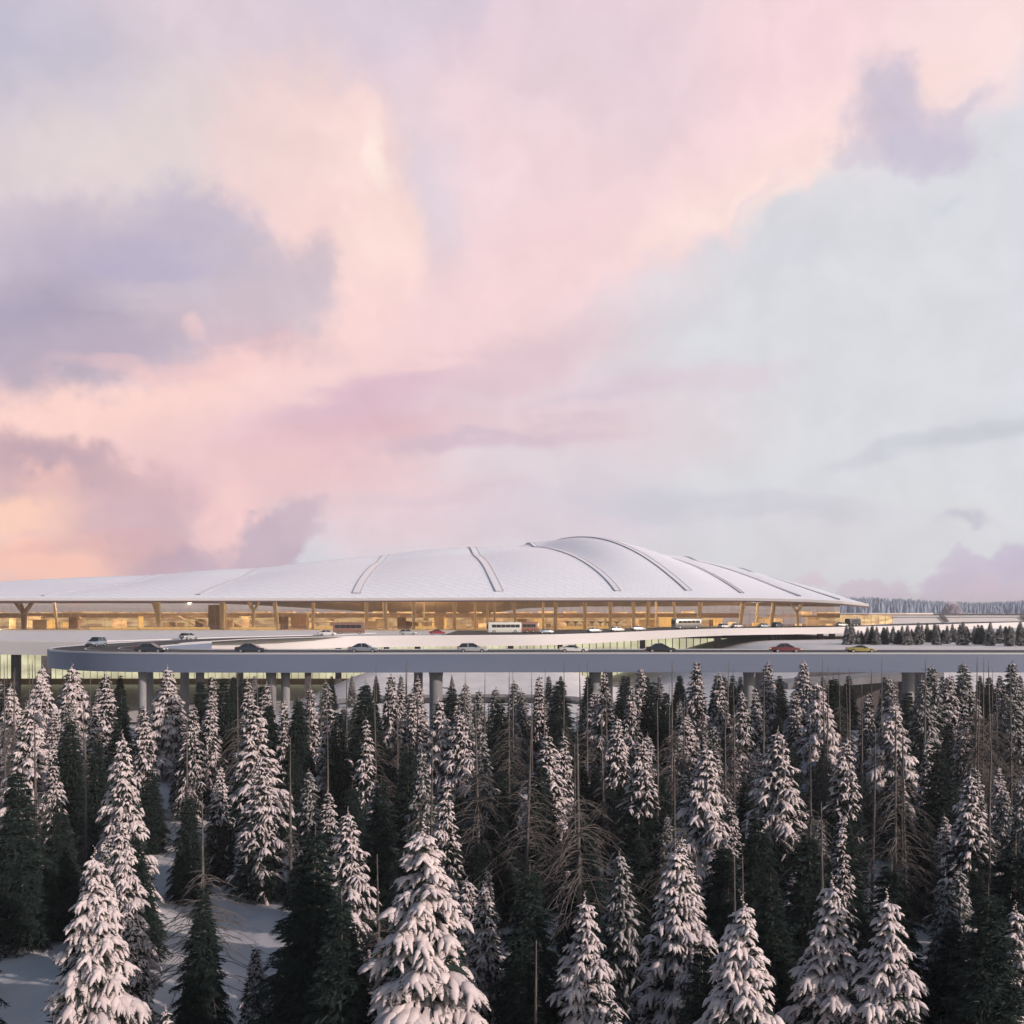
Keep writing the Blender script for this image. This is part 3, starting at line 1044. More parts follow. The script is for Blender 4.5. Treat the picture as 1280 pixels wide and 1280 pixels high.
# low kerb parapet on the inner edge
mb = MB()
pa, pb = offset(inner, 0.02), offset(inner, 0.55)
for i in range(len(inner) - 1):
    q = []
    for (a, b) in ((pa[i], pb[i]), (pa[i + 1], pb[i + 1])):
        z = decktop(a)
        q += [(a[0], a[1], z - 0.01), (a[0], a[1], z + 0.18), (b[0], b[1], z + 0.18), (b[0], b[1], z - 0.01)]
    mb.add(q, [(0, 4, 5, 1), (1, 5, 6, 2), (2, 6, 7, 3)])
dbuild(mb, 'parapet', M['white_concrete'], smooth=True, angle=40, weld=True)
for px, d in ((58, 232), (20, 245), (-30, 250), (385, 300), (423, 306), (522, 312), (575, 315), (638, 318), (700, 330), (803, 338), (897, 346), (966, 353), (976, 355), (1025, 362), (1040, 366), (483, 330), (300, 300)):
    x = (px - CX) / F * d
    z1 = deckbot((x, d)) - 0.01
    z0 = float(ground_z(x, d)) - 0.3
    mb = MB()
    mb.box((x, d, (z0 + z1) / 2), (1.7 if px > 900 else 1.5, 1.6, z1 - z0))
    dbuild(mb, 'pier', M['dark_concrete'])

# ------------------------------------------------------------------ viaduct (near road with the loop)
via = empty('viaduct', (0, 175, 0), 0, 'blue-grey girder viaduct curving round into a loop above the spruce tops', 'viaduct')
cl = [(420, 183.5), (300, 182.5), (200, 181), (100, 179.5), (40, 178.5), (0, 178), (-32, 177), (-50, 177.6), (-62, 181), (-68.5, 188), (-72, 198), (-72.6, 210), (-71, 227), (-67.5, 246), (-61, 266), (-46, 292)]
line = smooth_line(cl, 130)[::-1]         # runs from the far arm round to the east
L_, R_ = offset(line, 8.6), offset(line, -8.6)
# pull the bridge's west edge in so that the loop closes as in the photograph
VT, VH = DECK + 0.02, 2.85
vo = Vector((0, -175, 0))


def vbuild(mb, name, m, parent=None, **k):
    mb.v = [tuple(Vector(p) + vo) for p in mb.v]
    return mb.build(name, m, parent or via, **k)


def vtop(p):
    return VT - 0.35 * float(sstep(0, 240, p[0]))


n1 = next(i for i, p in enumerate(line) if p[1] < 226)
mb, ab, ek = MB(), MB(), (MB(), MB())
for i in range(len(line) - 1):
    q = []
    for k in (i, i + 1):
        l, r = L_[k], R_[k]
        z = vtop(line[k])
        q += [(r[0], r[1], z - VH), (r[0], r[1], z), (l[0], l[1], z), (l[0], l[1], z - VH)]
    if i >= n1 - 2:
        mb.add(q, [(0, 4, 5, 1), (2, 6, 7, 3), (3, 7, 4, 0), (1, 5, 6, 2)])
    L2, R2 = [], []
    for k in (i, i + 1):
        t = Vector((line[k][0] - R_[k][0], line[k][1] - R_[k][1])).normalized()
        z = vtop(line[k]) + 0.005
        ab_r = (R_[k][0] + t.x * 0.7, R_[k][1] + t.y * 0.7, z)
        ab_l = (L_[k][0] - t.x * 0.7, L_[k][1] - t.y * 0.7, z)
        L2.append(ab_l)
        R2.append(ab_r)
    ab.add([R2[0], R2[1], L2[1], L2[0]], [(0, 1, 2, 3)])
    if i >= n1 - 2:
        for A, sgn in ((R_, 1), (L_, -1)):
            q = []
            for k in (i, i + 1):
                t = Vector((line[k][0] - R_[k][0], line[k][1] - R_[k][1])).normalized() * sgn
                z = vtop(line[k])
                q += [(A[k][0] - t.x * 0.05, A[k][1] - t.y * 0.05, z - 0.1), (A[k][0] - t.x * 0.05, A[k][1] - t.y * 0.05, z + 0.16), (A[k][0] + t.x * 0.45, A[k][1] + t.y * 0.45, z + 0.16), (A[k][0] + t.x * 0.45, A[k][1] + t.y * 0.45, z + 0.002)]
            ek[0 if sgn > 0 else 1].add(q, [(0, 4, 5, 1), (1, 5, 6, 2), (2, 6, 7, 3)] if sgn > 0 else [(1, 5, 4, 0), (2, 6, 5, 1), (3, 7, 6, 2)])
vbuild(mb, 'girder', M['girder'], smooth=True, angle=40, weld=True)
vbuild(ab, 'asphalt', M['asphalt'])
for e_ in ek:
    vbuild(e_, 'kerb', M['girder_edge'], smooth=True, angle=40, weld=True)
mb = MB()
for fr in (-2.7, 2.7):
    a, b = offset(line, fr - 0.09), offset(line, fr + 0.09)
    for i in range(0, len(line) - 1):
        z = vtop(line[i]) + 0.012
        mb.add([(a[i][0], a[i][1], z), (a[i + 1][0], a[i + 1][1], z), (b[i + 1][0], b[i + 1][1], z), (b[i][0], b[i][1], z)], [(3, 2, 1, 0)])
vbuild(mb, 'lane_marking', M['paint'])
# white verge along the outside of the far arm of the loop
mb = MB()
vl = [p for p in offset(line[:n1 + 8], 8.7)]
va, vb_ = vl, [(p[0] - 3.2, p[1] + 0.6) for p in vl]
for px, d, w_ in ((178, 172, 1.4), (187, 183, 1.4), (339, 172, 1.8), (357, 172.5, 1.6), (231, 183, 1.6), (250, 183, 1.6), (545, 172, 2.4), (523, 183, 1.7), (744, 173, 2.0), (760, 183, 1.8), (936, 174, 2.0), (950, 183, 1.8), (1135, 176, 2.2), (1150, 183, 2.0), (1330, 177, 2.2)):
    x = (px - CX) / F * d
    z1 = vtop((x, d)) - VH - 0.002
    z0 = float(ground_z(x, d)) - 0.4
    mb = MB()
    w_ *= 0.85
    mb.tube([(x, d, z0), (x, d, z1 - 0.9), (x, d, z1)], [w_ / 2, w_ / 2, w_ / 2 * 1.12], 20)
    vbuild(mb, 'pier', M['concrete'], smooth=True, angle=40)
mb = MB()

# lower crossing bridge under the viaduct at the east
ub = empty('underpass_bridge', (78, 215, 0), 0, 'low concrete bridge with dark openings under the viaduct below the yellow car', 'bridge')
mb = MB()


def ubp(px, py, d):
    return P(px, py, d) - Vector((78, 215, 0))


for d0 in (215,):
    a, b, c, e = ubp(985, 854, d0), ubp(1180, 840, d0), ubp(1180, 848, d0), ubp(985, 862, d0)
    w = Vector((0, 12, 0))
    mb.add([a, b, c, e, a + w, b + w, c + w, e + w], [(3, 2, 1, 0), (0, 1, 5, 4), (7, 6, 2, 3), (4, 5, 6, 7), (0, 4, 7, 3), (1, 2, 6, 5)])
mb.build('deck', M['concrete'], ub)
for px in (1136, 1012):
    p = ubp(px, 848, 221)
    g = float(ground_z(p.x + 78, p.y + 215))
    mb = MB()
    mb.box((p.x, p.y, (g - 0.5 + 12.0) / 2), (3.4 if px > 1100 else 2.0, 2.2, 12.0 - g + 0.5))
    mb.build('pier', M['concrete'], ub)
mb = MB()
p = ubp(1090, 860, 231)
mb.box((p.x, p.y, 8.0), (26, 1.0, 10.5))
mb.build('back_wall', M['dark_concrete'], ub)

# service road with a low wall before the snow mound
sv = MB()
pts = [(-150, 236), (-60, 244), (-25, 246), (10, 246), (30, 243), (60, 232)]
ln = smooth_line(pts, 40)
a, b = offset(ln, -4.5), offset(ln, 4.5)
ribbon(sv, a, b, lambda p: max(float(ground_z(*q)) for q in ((p[0], p[1]), (p[0], p[1] + 2), (p[0], p[1] - 2))) + 0.12)
tag(sv.build('service_road', M['asphalt']), kind='structure')
ww = MB()
w0 = offset(ln, 5.6)
for i in range(19, 34):
    p, q = w0[i], w0[i + 1]
    zg = float(ground_z(*p))
    ww.add([(p[0], p[1], zg - 0.5), (q[0], q[1], float(ground_z(*q)) - 0.5), (q[0], q[1], float(ground_z(*q)) + 1.4), (p[0], p[1], zg + 1.4), (p[0], p[1] + 0.4, zg + 1.4), (q[0], q[1] + 0.4, float(ground_z(*q)) + 1.4)], [(0, 1, 2, 3), (3, 2, 5, 4)])
tag(ww.build('retaining_wall', M['concrete']), 'low grey retaining wall at the foot of the snow mound under the viaduct', 'wall')

# ------------------------------------------------------------------ side canopy, low building, far trees
o0 = P(1100, 779, 535)
pav = empty('side_pavilion', o0, 0, 'thin flat canopy on a low glazed pavilion at the tapering end of the terminal', 'pavilion')
zr = CAMZ - 2.6 / F * 535 - o0.z
mb = MB()
tp = [(-26, -4), (-8, -9), (10, -7), (26, 1), (14, 9), (-10, 14), (-28, 10)]
mb.prism(tp, zr, zr + 0.55)
mb.build('roof', M['white_concrete'], pav)
mb = MB()
mb.prism([(a * 0.985, b * 0.985) for a, b in tp], zr - 0.4, zr - 0.003)
mb.build('soffit', M['brown_panel'], pav)
mb = MB()
mb.prism([(-25, 0), (5.5, -2), (5.5, 8), (-25, 10)], -2.0, zr - 0.41)
mb.build('glazing', M['shop'], pav)
mb = MB()
for i in range(10):
    mb.box((-24.5 + i * 3.3, -0.3 - i * 0.21, (zr - 2.4) / 2), (0.14, 0.25, zr + 1.5))
mb.build('glazing_frame', M['mullion'], pav)

lb_ = empty('low_building', P(1240, 778, 640), 0, 'long low snow-roofed building on the far side of the departures road', 'building')
mb = MB()
mb.box((30, 8, 1.2), (180, 16, 4.2))
mb.build('wall', M['white_concrete'], lb_)
mb = MB()
mb.box((30, 8, 3.55), (182, 18, 0.5))
mb.build('roof', M['snow'], lb_)
mb = MB()
mb.box((30, 17.3, 4.4), (182, 0.6, 1.0))
mb.build('parapet', M['dark_concrete'], lb_)
for x in (-28, 18, 27):
    mb = MB()
    mb.add([(x - 2.6, -1.2, 3.9), (x + 1.6, -1.2, 0.4), (x + 3.2, -1.2, 0.4), (x + 0.4, -1.2, 3.9), (x - 2.6, 0, 3.9), (x + 1.6, 0, 0.4), (x + 3.2, 0, 0.4), (x + 0.4, 0, 3.9)], [(0, 1, 2, 3), (7, 6, 5, 4), (0, 4, 5, 1), (2, 6, 7, 3), (0, 3, 7, 4)])
    mb.build('stair_enclosure', M['dark_concrete'], lb_)


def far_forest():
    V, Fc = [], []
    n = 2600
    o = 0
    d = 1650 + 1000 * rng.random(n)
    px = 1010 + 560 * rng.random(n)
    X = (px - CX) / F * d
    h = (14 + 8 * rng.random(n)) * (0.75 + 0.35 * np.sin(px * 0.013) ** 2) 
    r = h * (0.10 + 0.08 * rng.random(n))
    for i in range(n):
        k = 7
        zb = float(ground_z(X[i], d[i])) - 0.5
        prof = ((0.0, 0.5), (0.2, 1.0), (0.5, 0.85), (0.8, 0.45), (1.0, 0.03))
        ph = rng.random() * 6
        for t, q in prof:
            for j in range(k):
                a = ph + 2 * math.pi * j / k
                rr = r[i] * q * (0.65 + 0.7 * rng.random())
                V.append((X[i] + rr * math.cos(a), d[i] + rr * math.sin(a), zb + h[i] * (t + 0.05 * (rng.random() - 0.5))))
        for t in range(4):
            for j in range(k):
                j2 = (j + 1) % k
                Fc.append((o + t * k + j, o + t * k + j2, o + (t + 1) * k + j2, o + (t + 1) * k + j))
        o += 5 * k
    me = bpy.data.meshes.new('distant_forest')
    me.from_pydata(V, [], Fc)
    me.materials.append(M['far_trees_hazed'])
    tag(link('distant_forest', me), kind='stuff')


far_forest()
hz = MB()
hz.box((0, 4000, 37), (13000, 10400, 82))
hm, hnt, hb, ho = new_mat('haze_air')
hnt.nodes.remove(hb)
pv = hnt.nodes.new('ShaderNodeVolumePrincipled')
pv.inputs['Color'].default_value = (0.86, 0.89, 0.95, 1)
pv.inputs['Density'].default_value = HAZE
pv.inputs['Anisotropy'].default_value = 0.0
hnt.links.new(pv.outputs[0], ho.inputs['Volume'])
if HAZE:
    tag(hz.build('haze', hm), kind='stuff')


# ------------------------------------------------------------------ trees
def np_mesh(name, V, tris=None, quads=None, m=None, smooth=True):
    me = bpy.data.meshes.new(name)
    nt_ = 0 if tris is None else len(tris)
    nq = 0 if quads is None else len(quads)
    me.vertices.add(len(V))
    me.vertices.foreach_set('co', np.asarray(V, np.float32).ravel())
    loops = []
    if nt_:
        loops.append(np.asarray(tris, np.int32).ravel())
    if nq:
        loops.append(np.asarray(quads, np.int32).ravel())
    lo = np.concatenate(loops)
    me.loops.add(len(lo))
    me.loops.foreach_set('vertex_index', lo)
    me.polygons.add(nt_ + nq)
    st = np.concatenate([np.arange(nt_) * 3, nt_ * 3 + np.arange(nq) * 4]).astype(np.int32)
    me.polygons.foreach_set('loop_start', st)
    me.materials.append(m)
    me.update(calc_edges=True)
    if smooth:
        me.shade_smooth()
    me.validate()
    return me


def unit(v):
    return v / np.maximum(np.linalg.norm(v, axis=-1, keepdims=True), 1e-9)


def branches(r, H, spread, z0, dens, droop):
    """Branch list: base, horizontal direction, length, rise, fall."""
    out = []
    asym = r.random() * 6.28
    z = z0
    while z < H - 0.4:
        f = (z - z0) / (H - z0)
        Rz = spread * H * ((1 - f) ** 0.9) * (0.55 + 0.45 * min(1, f * 6 + 0.25)) + 0.10
        n = max(4, int(round((9 - 4 * f) * dens)))
        ph = r.random() * 6.28
        for k in range(n):
            a = ph + 6.28 * k / n + r.normal(0, 0.22)
            L = Rz * (0.62 + 0.56 * r.random()) * (1 + 0.13 * math.cos(a - asym))
            rise = (0.45 * f - 0.12) + r.normal(0, 0.06)
            out.append((np.array([0, 0, z + r.normal(0, 0.08)]), np.array([math.cos(a), math.sin(a), 0]), L, rise, droop * (1.0 - 0.55 * f) * (0.8 + 0.4 * r.random())))
        z += (0.70 - 0.34 * f) * (0.85 + 0.3 * r.random())
    return out


def bpt(b, s):
    base, dr, L, rise, fall = b
    return base + dr * (L * s) + np.array([0, 0, L * (rise * s - fall * s * s)])


def fingers(r, P0, D, Ln, rad, droop, flat, nring=6, ns=8, jit=0.12):
    """Many lumpy tapering pads of snow at once."""
    n = len(P0)
    t = np.linspace(0, 1, nring)
    prof = np.array([0.35, 0.85, 1.0, 0.92, 0.66, 0.12]) if nring == 6 else np.interp(t, [0, 0.2, 0.5, 0.8, 1], [0.35, 0.9, 1, 0.8, 0.12])
    cen = P0[:, None] + D[:, None] * (Ln[:, None] * t)[..., None]
    cen[..., 2] -= droop[:, None] * Ln[:, None] * t ** 2
    side = unit(np.cross(D, np.array([0, 0, 1.0])))
    tang = D[:, None].repeat(nring, 1).copy()
    tang[..., 2] -= 2 * droop[:, None] * t
    tang = unit(tang)
    up = np.cross(side[:, None], tang)
    th = np.arange(ns) * 2 * math.pi / ns
    rr = rad[:, None, None] * prof[None, :, None] * (1 + jit * r.normal(0, 1, (n, nring, ns)))
    cs, sn = np.cos(th), np.sin(th)
    sn = np.where(sn > 0, sn * 1.0, sn * 0.55)
    V = cen[:, :, None] + side[:, None, None] * (rr * cs)[..., None] + up[:, :, None] * (rr * sn * flat[:, None, None])[..., None]
    V = V.reshape(-1, 3)
    q = []
    for i in range(nring - 1):
        for k in range(ns):
            k2 = (k + 1) % ns
            q.append((i * ns + k, i * ns + k2, (i + 1) * ns + k2, (i + 1) * ns + k))
    for i0, rev in ((0, True), ((nring - 1) * ns, False)):
        for k in range(0, ns - 2, 2):
            f = (i0, i0 + k + 1, i0 + k + 2, i0 + (k + 3) % ns)
            q.append(f[::-1] if rev else f)
    q = np.array(q)
    Q = (np.arange(n)[:, None, None] * (nring * ns) + q[None]).reshape(-1, 4)
    return V, Q


def spruce(seed, H, spread, snow, dens=1.0, droop=0.42, needle=1.0, z0=1.0, chunky=1.0, lower_bare=0.0):
    """Trunk, needle crown and (snow > 0) snow pads of one spruce; returns mesh list."""
    r = np.random.default_rng(seed)
    bs = branches(r, H, spread, z0, dens, droop)
    # trunk
    mb = MB()
    mb.tube([(0, 0, -0.6), (0.02, 0, H * 0.4), (0, 0.02, H * 1.015)], [0.02 * H * 0.75, 0.011 * H, 0.012], 8)
    me = bpy.data.meshes.new('spruce_trunk')
    me.from_pydata(mb.v, [], mb.f)
    me.materials.append(M['bark'])
    me.shade_smooth()
    # twigs
    tw_p, tw_d, tw_l, tw_dr, tw_s = [], [], [], [], []
    sp_p, sp_d, sp_l, sp_dr = [], [], [], []
    for b in bs:
        base, dr, L, rise, fall = b
        nt_ = max(3, int(L * 3.4) + 2)
        perp = np.array([-dr[1], dr[0], 0])
        for i in range(nt_):
            s = 0.16 + 0.82 * (i + r.random() * 0.6) / nt_
            p = bpt(b, s)
            slope = rise - 2 * fall * s
            for sg in (-1, 1):
                ang = 0.85 + 0.25 * r.normal()
                d = dr * math.cos(ang) + perp * sg * math.sin(ang) + np.array([0, 0, slope * 0.6 - 0.12])
                tw_p.append(p)
                tw_d.append(d / np.linalg.norm(d))
                tw_l.append((0.42 * L * (1.0 - 0.68 * s) + 0.2) * (0.75 + 0.5 * r.random()))
                tw_dr.append(0.18 + 0.2 * r.random())
                tw_s.append(s)
        p = bpt(b, 0.8)
        d = bpt(b, 1.0) - p
        tw_p.append(p)
        tw_d.append(d / np.linalg.norm(d))
        tw_l.append(0.26 * L + 0.15)
        tw_dr.append(0.1)
        tw_s.append(1.0)
    tp, td, tl, tdr, ts = map(np.array, (tw_p, tw_d, tw_l, tw_dr, tw_s))
    n = len(tp)
    # needles: flat sprays of narrow blades along every twig
    K = 11
    sk = (np.arange(K) + 0.5) / K
    side = unit(np.cross(td, np.array([0, 0, 1.0])))
    pos = tp[:, None] + td[:, None] * (tl[:, None] * sk)[..., None]
    pos[..., 2] -= (tdr * tl)[:, None] * sk ** 2
    sg = np.where(np.arange(K) % 2 == 0, 1.0, -1.0)
    bd = td[:, None] * 0.75 + side[:, None] * (sg * 0.75)[None, :, None] + r.normal(0, 0.22, (n, K, 3))
    bd[..., 2] -= 0.22
    bd = unit(bd)
    bl = (0.17 + 0.2 * tl)[:, None] * needle * (0.7 + 0.6 * r.random((n, K)))
    wv = unit(np.cross(bd, r.normal(0, 1, (n, K, 3)))) * (0.16 * bl)[..., None]
    v0, v1, v2, v3 = pos - bd * 0.02, pos + bd * (bl * 0.45)[..., None] + wv * 0.5, pos + bd * bl[..., None], pos + bd * (bl * 0.45)[..., None] - wv * 0.5
    V = np.stack([v0, v1, v2, v3], 2).reshape(-1, 3)
    Q = np.arange(len(V)).reshape(-1, 4)
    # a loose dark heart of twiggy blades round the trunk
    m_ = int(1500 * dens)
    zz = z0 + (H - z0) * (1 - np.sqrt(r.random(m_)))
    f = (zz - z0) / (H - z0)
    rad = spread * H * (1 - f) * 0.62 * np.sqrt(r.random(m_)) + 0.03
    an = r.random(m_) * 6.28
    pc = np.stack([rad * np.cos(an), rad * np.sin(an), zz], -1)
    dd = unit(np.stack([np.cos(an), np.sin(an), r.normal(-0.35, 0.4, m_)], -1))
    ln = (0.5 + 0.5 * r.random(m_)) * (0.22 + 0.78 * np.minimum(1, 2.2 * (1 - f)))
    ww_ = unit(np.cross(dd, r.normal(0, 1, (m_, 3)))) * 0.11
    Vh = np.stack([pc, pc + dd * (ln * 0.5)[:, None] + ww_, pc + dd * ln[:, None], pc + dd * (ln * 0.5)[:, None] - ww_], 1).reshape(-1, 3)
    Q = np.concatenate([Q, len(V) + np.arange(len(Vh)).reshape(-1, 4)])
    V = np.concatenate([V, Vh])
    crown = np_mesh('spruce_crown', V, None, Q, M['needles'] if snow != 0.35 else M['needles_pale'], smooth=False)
    res = [('trunk', me), ('crown', crown)]
    if snow > 0:
        ph = r.random(4) * 6.28
        patch = np.sin(1.9 * tp[:, 0] + 1.1 * tp[:, 2] + ph[0]) + np.sin(2.3 * tp[:, 1] - 0.9 * tp[:, 2] + ph[1]) + np.sin(1.4 * tp[:, 2] + ph[2])
        keep = r.random(n) < (0.22 + 0.62 * snow) * np.clip(0.95 + 0.38 * patch * (1.25 - snow), 0.15, 1.15)
        if lower_bare > 0:
            keep &= r.random(n) < np.clip((tp[:, 2] / H - lower_bare) * 3.5 + 0.15, 0.04, 1)
        p0 = tp[keep] + np.array([0, 0, 0.05])
        k = keep.sum()
        rad = (0.055 + 0.105 * np.clip(tl[keep], 0.2, 1.5)) * chunky * (0.75 + 0.55 * r.random(k))
        rad = np.minimum(rad, 0.30 * chunky)
        Va, Qa = fingers(r, p0, td[keep], tl[keep] * 1.02 + 0.08, rad, tdr[keep] * 1.25 + 0.1, 0.6 + 0.3 * r.random(k))
        # pads along the branch itself
        bsel = [b for b in bs if r.random() < 0.35 + 0.65 * snow and (lower_bare == 0 or r.random() < np.clip((b[0][2] / H - lower_bare) * 3.5 + 0.2, 0.05, 1))]
        sp, sd, sl_, sf, sr = [], [], [], [], []
        for b in bsel:
            for s0, s1 in ((0.12, 0.52), (0.45, 0.85), (0.74, 1.03)):
                a, c = bpt(b, s0), bpt(b, s1)
                d = c - a
                ll = np.linalg.norm(d)
                sp.append(a + np.array([0, 0, 0.08]))
                sd.append(d / ll)
                sl_.append(ll * 1.1)
                sf.append(0.12)
                sr.append((0.08 + 0.085 * b[2] * (1.15 - 0.5 * s1)) * chunky * (0.8 + 0.45 * r.random()))
        sp, sd, sl_, sf, sr = map(np.array, (sp, sd, sl_, sf, sr))
        Vb, Qb = fingers(r, sp, sd, sl_, np.minimum(sr, 0.36 * chunky), sf, np.full(len(sp), 0.72))
        # snow hanging on the leader
        lz = np.arange(H - 1.2, H + 0.25, 0.11)
        lp = np.stack([r.normal(0, 0.05, len(lz)), r.normal(0, 0.05, len(lz)), lz], -1)
        la_ = r.random(len(lz)) * 6.28
        ld = unit(np.stack([np.cos(la_), np.sin(la_), 0.3 + 0 * la_], -1))
        Vc, Qc = fingers(r, lp, ld, 0.07 + 0.2 * (H + 0.1 - lz), (0.035 + 0.05 * (H + 0.1 - lz)) * chunky, np.full(len(lz), 0.4), np.full(len(lz), 0.9))
        V = np.concatenate([Va, Vb, Vc])
        Q = np.concatenate([Qa, Qb + len(Va), Qc + len(Va) + len(Vb)])
        res.append(('snow_crown', np_mesh('spruce_snow', V, None, Q, M['tree_snow'] if snow != 0.35 else M['frost'])))
    return res


def bare(seed, H, nb, lo, hi, blen):
    """A dead conifer: a tall pole, long drooping bare branches low down, stubs above."""
    r = np.random.default_rng(seed)
    mb = MB()
    bend = r.normal(0, 0.12, 2)
    pts = [(bend[0] * math.sin(t * 2.2), bend[1] * t, -0.5 + (H + 0.5) * t) for t in np.linspace(0, 1, 7)]
    mb.tube(pts, [0.17, 0.155, 0.14, 0.115, 0.09, 0.06, 0.025], 7)
    me = bpy.data.meshes.new('dead_trunk')
    me.from_pydata(mb.v, [], mb.f)
    me.materials.append(M['dead_wood'])
    me.shade_smooth()
    mb = MB()
    for i in range(nb):
        z = H * (lo + (hi - lo) * r.random())
        f = (z / H - lo) / (hi - lo)
        a = r.random() * 6.28
        L = blen * (1.05 - 0.75 * f) * (0.6 + 0.6 * r.random())
        d = np.array([math.cos(a), math.sin(a), 0])
        rise, fall = 0.12 + 0.2 * r.normal(), 0.45 + 0.3 * r.random()
        q = [d * (L * s) + np.array([0, 0, z + L * (rise * s - fall * s * s)]) for s in (0, 0.35, 0.7, 1)]
        mb.tube(q, [0.036, 0.026, 0.018, 0.008], 4, cap=False)
        perp = np.array([-d[1], d[0], 0])
        for j in range(4):
            s = 0.3 + 0.6 * r.random()
            p = d * (L * s) + np.array([0, 0, z + L * (rise * s - fall * s * s)])
            e = p + (d * 0.7 + perp * (0.7 if j % 2 else -0.7)) * L * 0.22 * (1.2 - s) + np.array([0, 0, -0.12 * L])
            mb.tube([p, e], [0.014, 0.006], 3, cap=False)
    for i in range(int(H * 2.2)):
        z = H * (hi * 0.8 + (0.97 - hi * 0.8) * r.random())
        a = r.random() * 6.28
        L = 0.25 + 0.55 * r.random() * (1.1 - z / H)
        mb.tube([(0, 0, z), (L * math.cos(a), L * math.sin(a), z - L * 0.3)], [0.014, 0.005], 3, cap=False)
    m2 = bpy.data.meshes.new('dead_branches')
    m2.from_pydata(mb.v, [], mb.f)
    m2.materials.append(M['dead_wood'])
    return [('trunk', me), ('dead_crown', m2)]


LIB = {
    'heavy': [spruce(1, 14, 0.285, 1.0, 0.95, 0.46, chunky=1.2), spruce(2, 14, 0.26, 0.95, 0.95, 0.40, chunky=1.12), spruce(3, 14, 0.24, 0.92, 1.0, 0.36, chunky=1.08)],
    'half': [spruce(4, 14, 0.265, 0.76, 1.0, 0.38, lower_bare=0.3), spruce(5, 14, 0.24, 0.72, 1.0, 0.36, lower_bare=0.2), spruce(6, 14, 0.225, 0.64, 1.05, 0.40, lower_bare=0.5)],
    'slim': [spruce(7, 14, 0.165, 0.7, 0.95, 0.42, chunky=0.92, lower_bare=0.1), spruce(8, 14, 0.15, 0.6, 0.9, 0.45, lower_bare=0.25, chunky=0.9), spruce(17, 14, 0.18, 0.62, 1.0, 0.40, chunky=0.9)],
    'frost': [spruce(9, 14, 0.20, 0.35, 1.05, 0.40), spruce(10, 14, 0.18, 0.35, 1.0, 0.42)],
    'dark': [spruce(12, 14, 0.225, 0, 1.15, 0.45, 1.2), spruce(13, 14, 0.19, 0, 1.1, 0.40, 1.15), spruce(14, 14, 0.25, 0, 1.2, 0.50, 1.25)],
    'bare': [bare(21, 17, 80, 0.2, 0.62, 4.2), bare(22, 17, 60, 0.15, 0.5, 3.4), bare(23, 17, 110, 0.22, 0.70, 4.8), bare(24, 17, 40, 0.2, 0.45, 2.6)],
}
LIBH = {'heavy': 14, 'half': 14, 'slim': 14, 'frost': 14, 'dark': 14, 'bare': 17}
NAME = {'heavy': 'snowy_spruce', 'half': 'snowy_spruce', 'slim': 'snowy_spruce', 'frost': 'frosted_spruce', 'dark': 'dark_spruce', 'bare': 'dead_tree'}
CAT = {'heavy': 'spruce', 'half': 'spruce', 'slim': 'spruce', 'frost': 'spruce', 'dark': 'spruce', 'bare': 'dead tree'}
WORD = {'heavy': 'snow-caked spruce', 'half': 'snow-topped dark-skirted spruce', 'slim': 'slender snow-laden spruce', 'frost': 'frost-dusted grey-green spruce', 'dark': 'dark green snowless spruce', 'bare': 'bare dead trunk'}
GROUP = {'heavy': 'snow-laden spruces in the forest', 'half': 'snow-laden spruces in the forest', 'slim': 'snow-laden spruces in the forest', 'frost': 'frosted spruces', 'dark': 'dark spruces in the forest', 'bare': 'bare dead trunks in the forest'}
PROTO = {}
TREES = []


def plant(kind, x, d, h, wide=1.0, label=None, var=None, group=None, z=None):
    vs = LIB[kind]
    k = random.randrange(len(vs)) if var is None else var % len(vs)
    key = (kind, k)
    if key not in PROTO:
        o = empty(NAME[kind])
        for nm, me in vs[k]:
            link(nm, me, o)
        PROTO[key] = o
        o['used'] = 0
    src = PROTO[key]
    if not src.get('used'):
        o = src
        src['used'] = 1
    else:
        o = copy_tree(src)
    if 'used' in o and o is not src:
        del o['used']
    s = h / LIBH[kind]
    g = float(ground_z(x, d)) if z is None else z
    o.location = (x, d, g - 0.1)
    o.rotation_euler = (random.gauss(0, 0.012), random.gauss(0, 0.012), random.random() * 6.28)
    ws = s * wide if kind != 'bare' else wide
    o.scale = (ws, ws, s)
    tag(o, label, CAT[kind], group or GROUP[kind])
    TREES.append([o, kind, CX + F * x / d, HOR - (g + h - CAMZ) * F / d, label])
    return o


def by_tip(kind, px, top, h=None, d=None, wide=1.0, label=None, var=None, dmax=160.0):
    """A tree whose tip is seen at (px, top): give its height or its distance."""
    if d is None:
        d = 100.0
        for _ in range(40):
            x = (px - CX) / F * d
            g = float(ground_z(x, d))
            nd = (CAMZ - g - h) * F / max(top - HOR, 1)
            d = 0.5 * d + 0.5 * min(max(nd, 40), dmax)
    x = (px - CX) / F * d
    h = CAMZ - (top - HOR) * d / F - float(ground_z(x, d))
    return plant(kind, x, d, h, wide, label, var)


def zoomed(ox, s, lst):
    return [(k, ox + a * s, 820 + b * s, *rest) for k, a, b, *rest in lst]


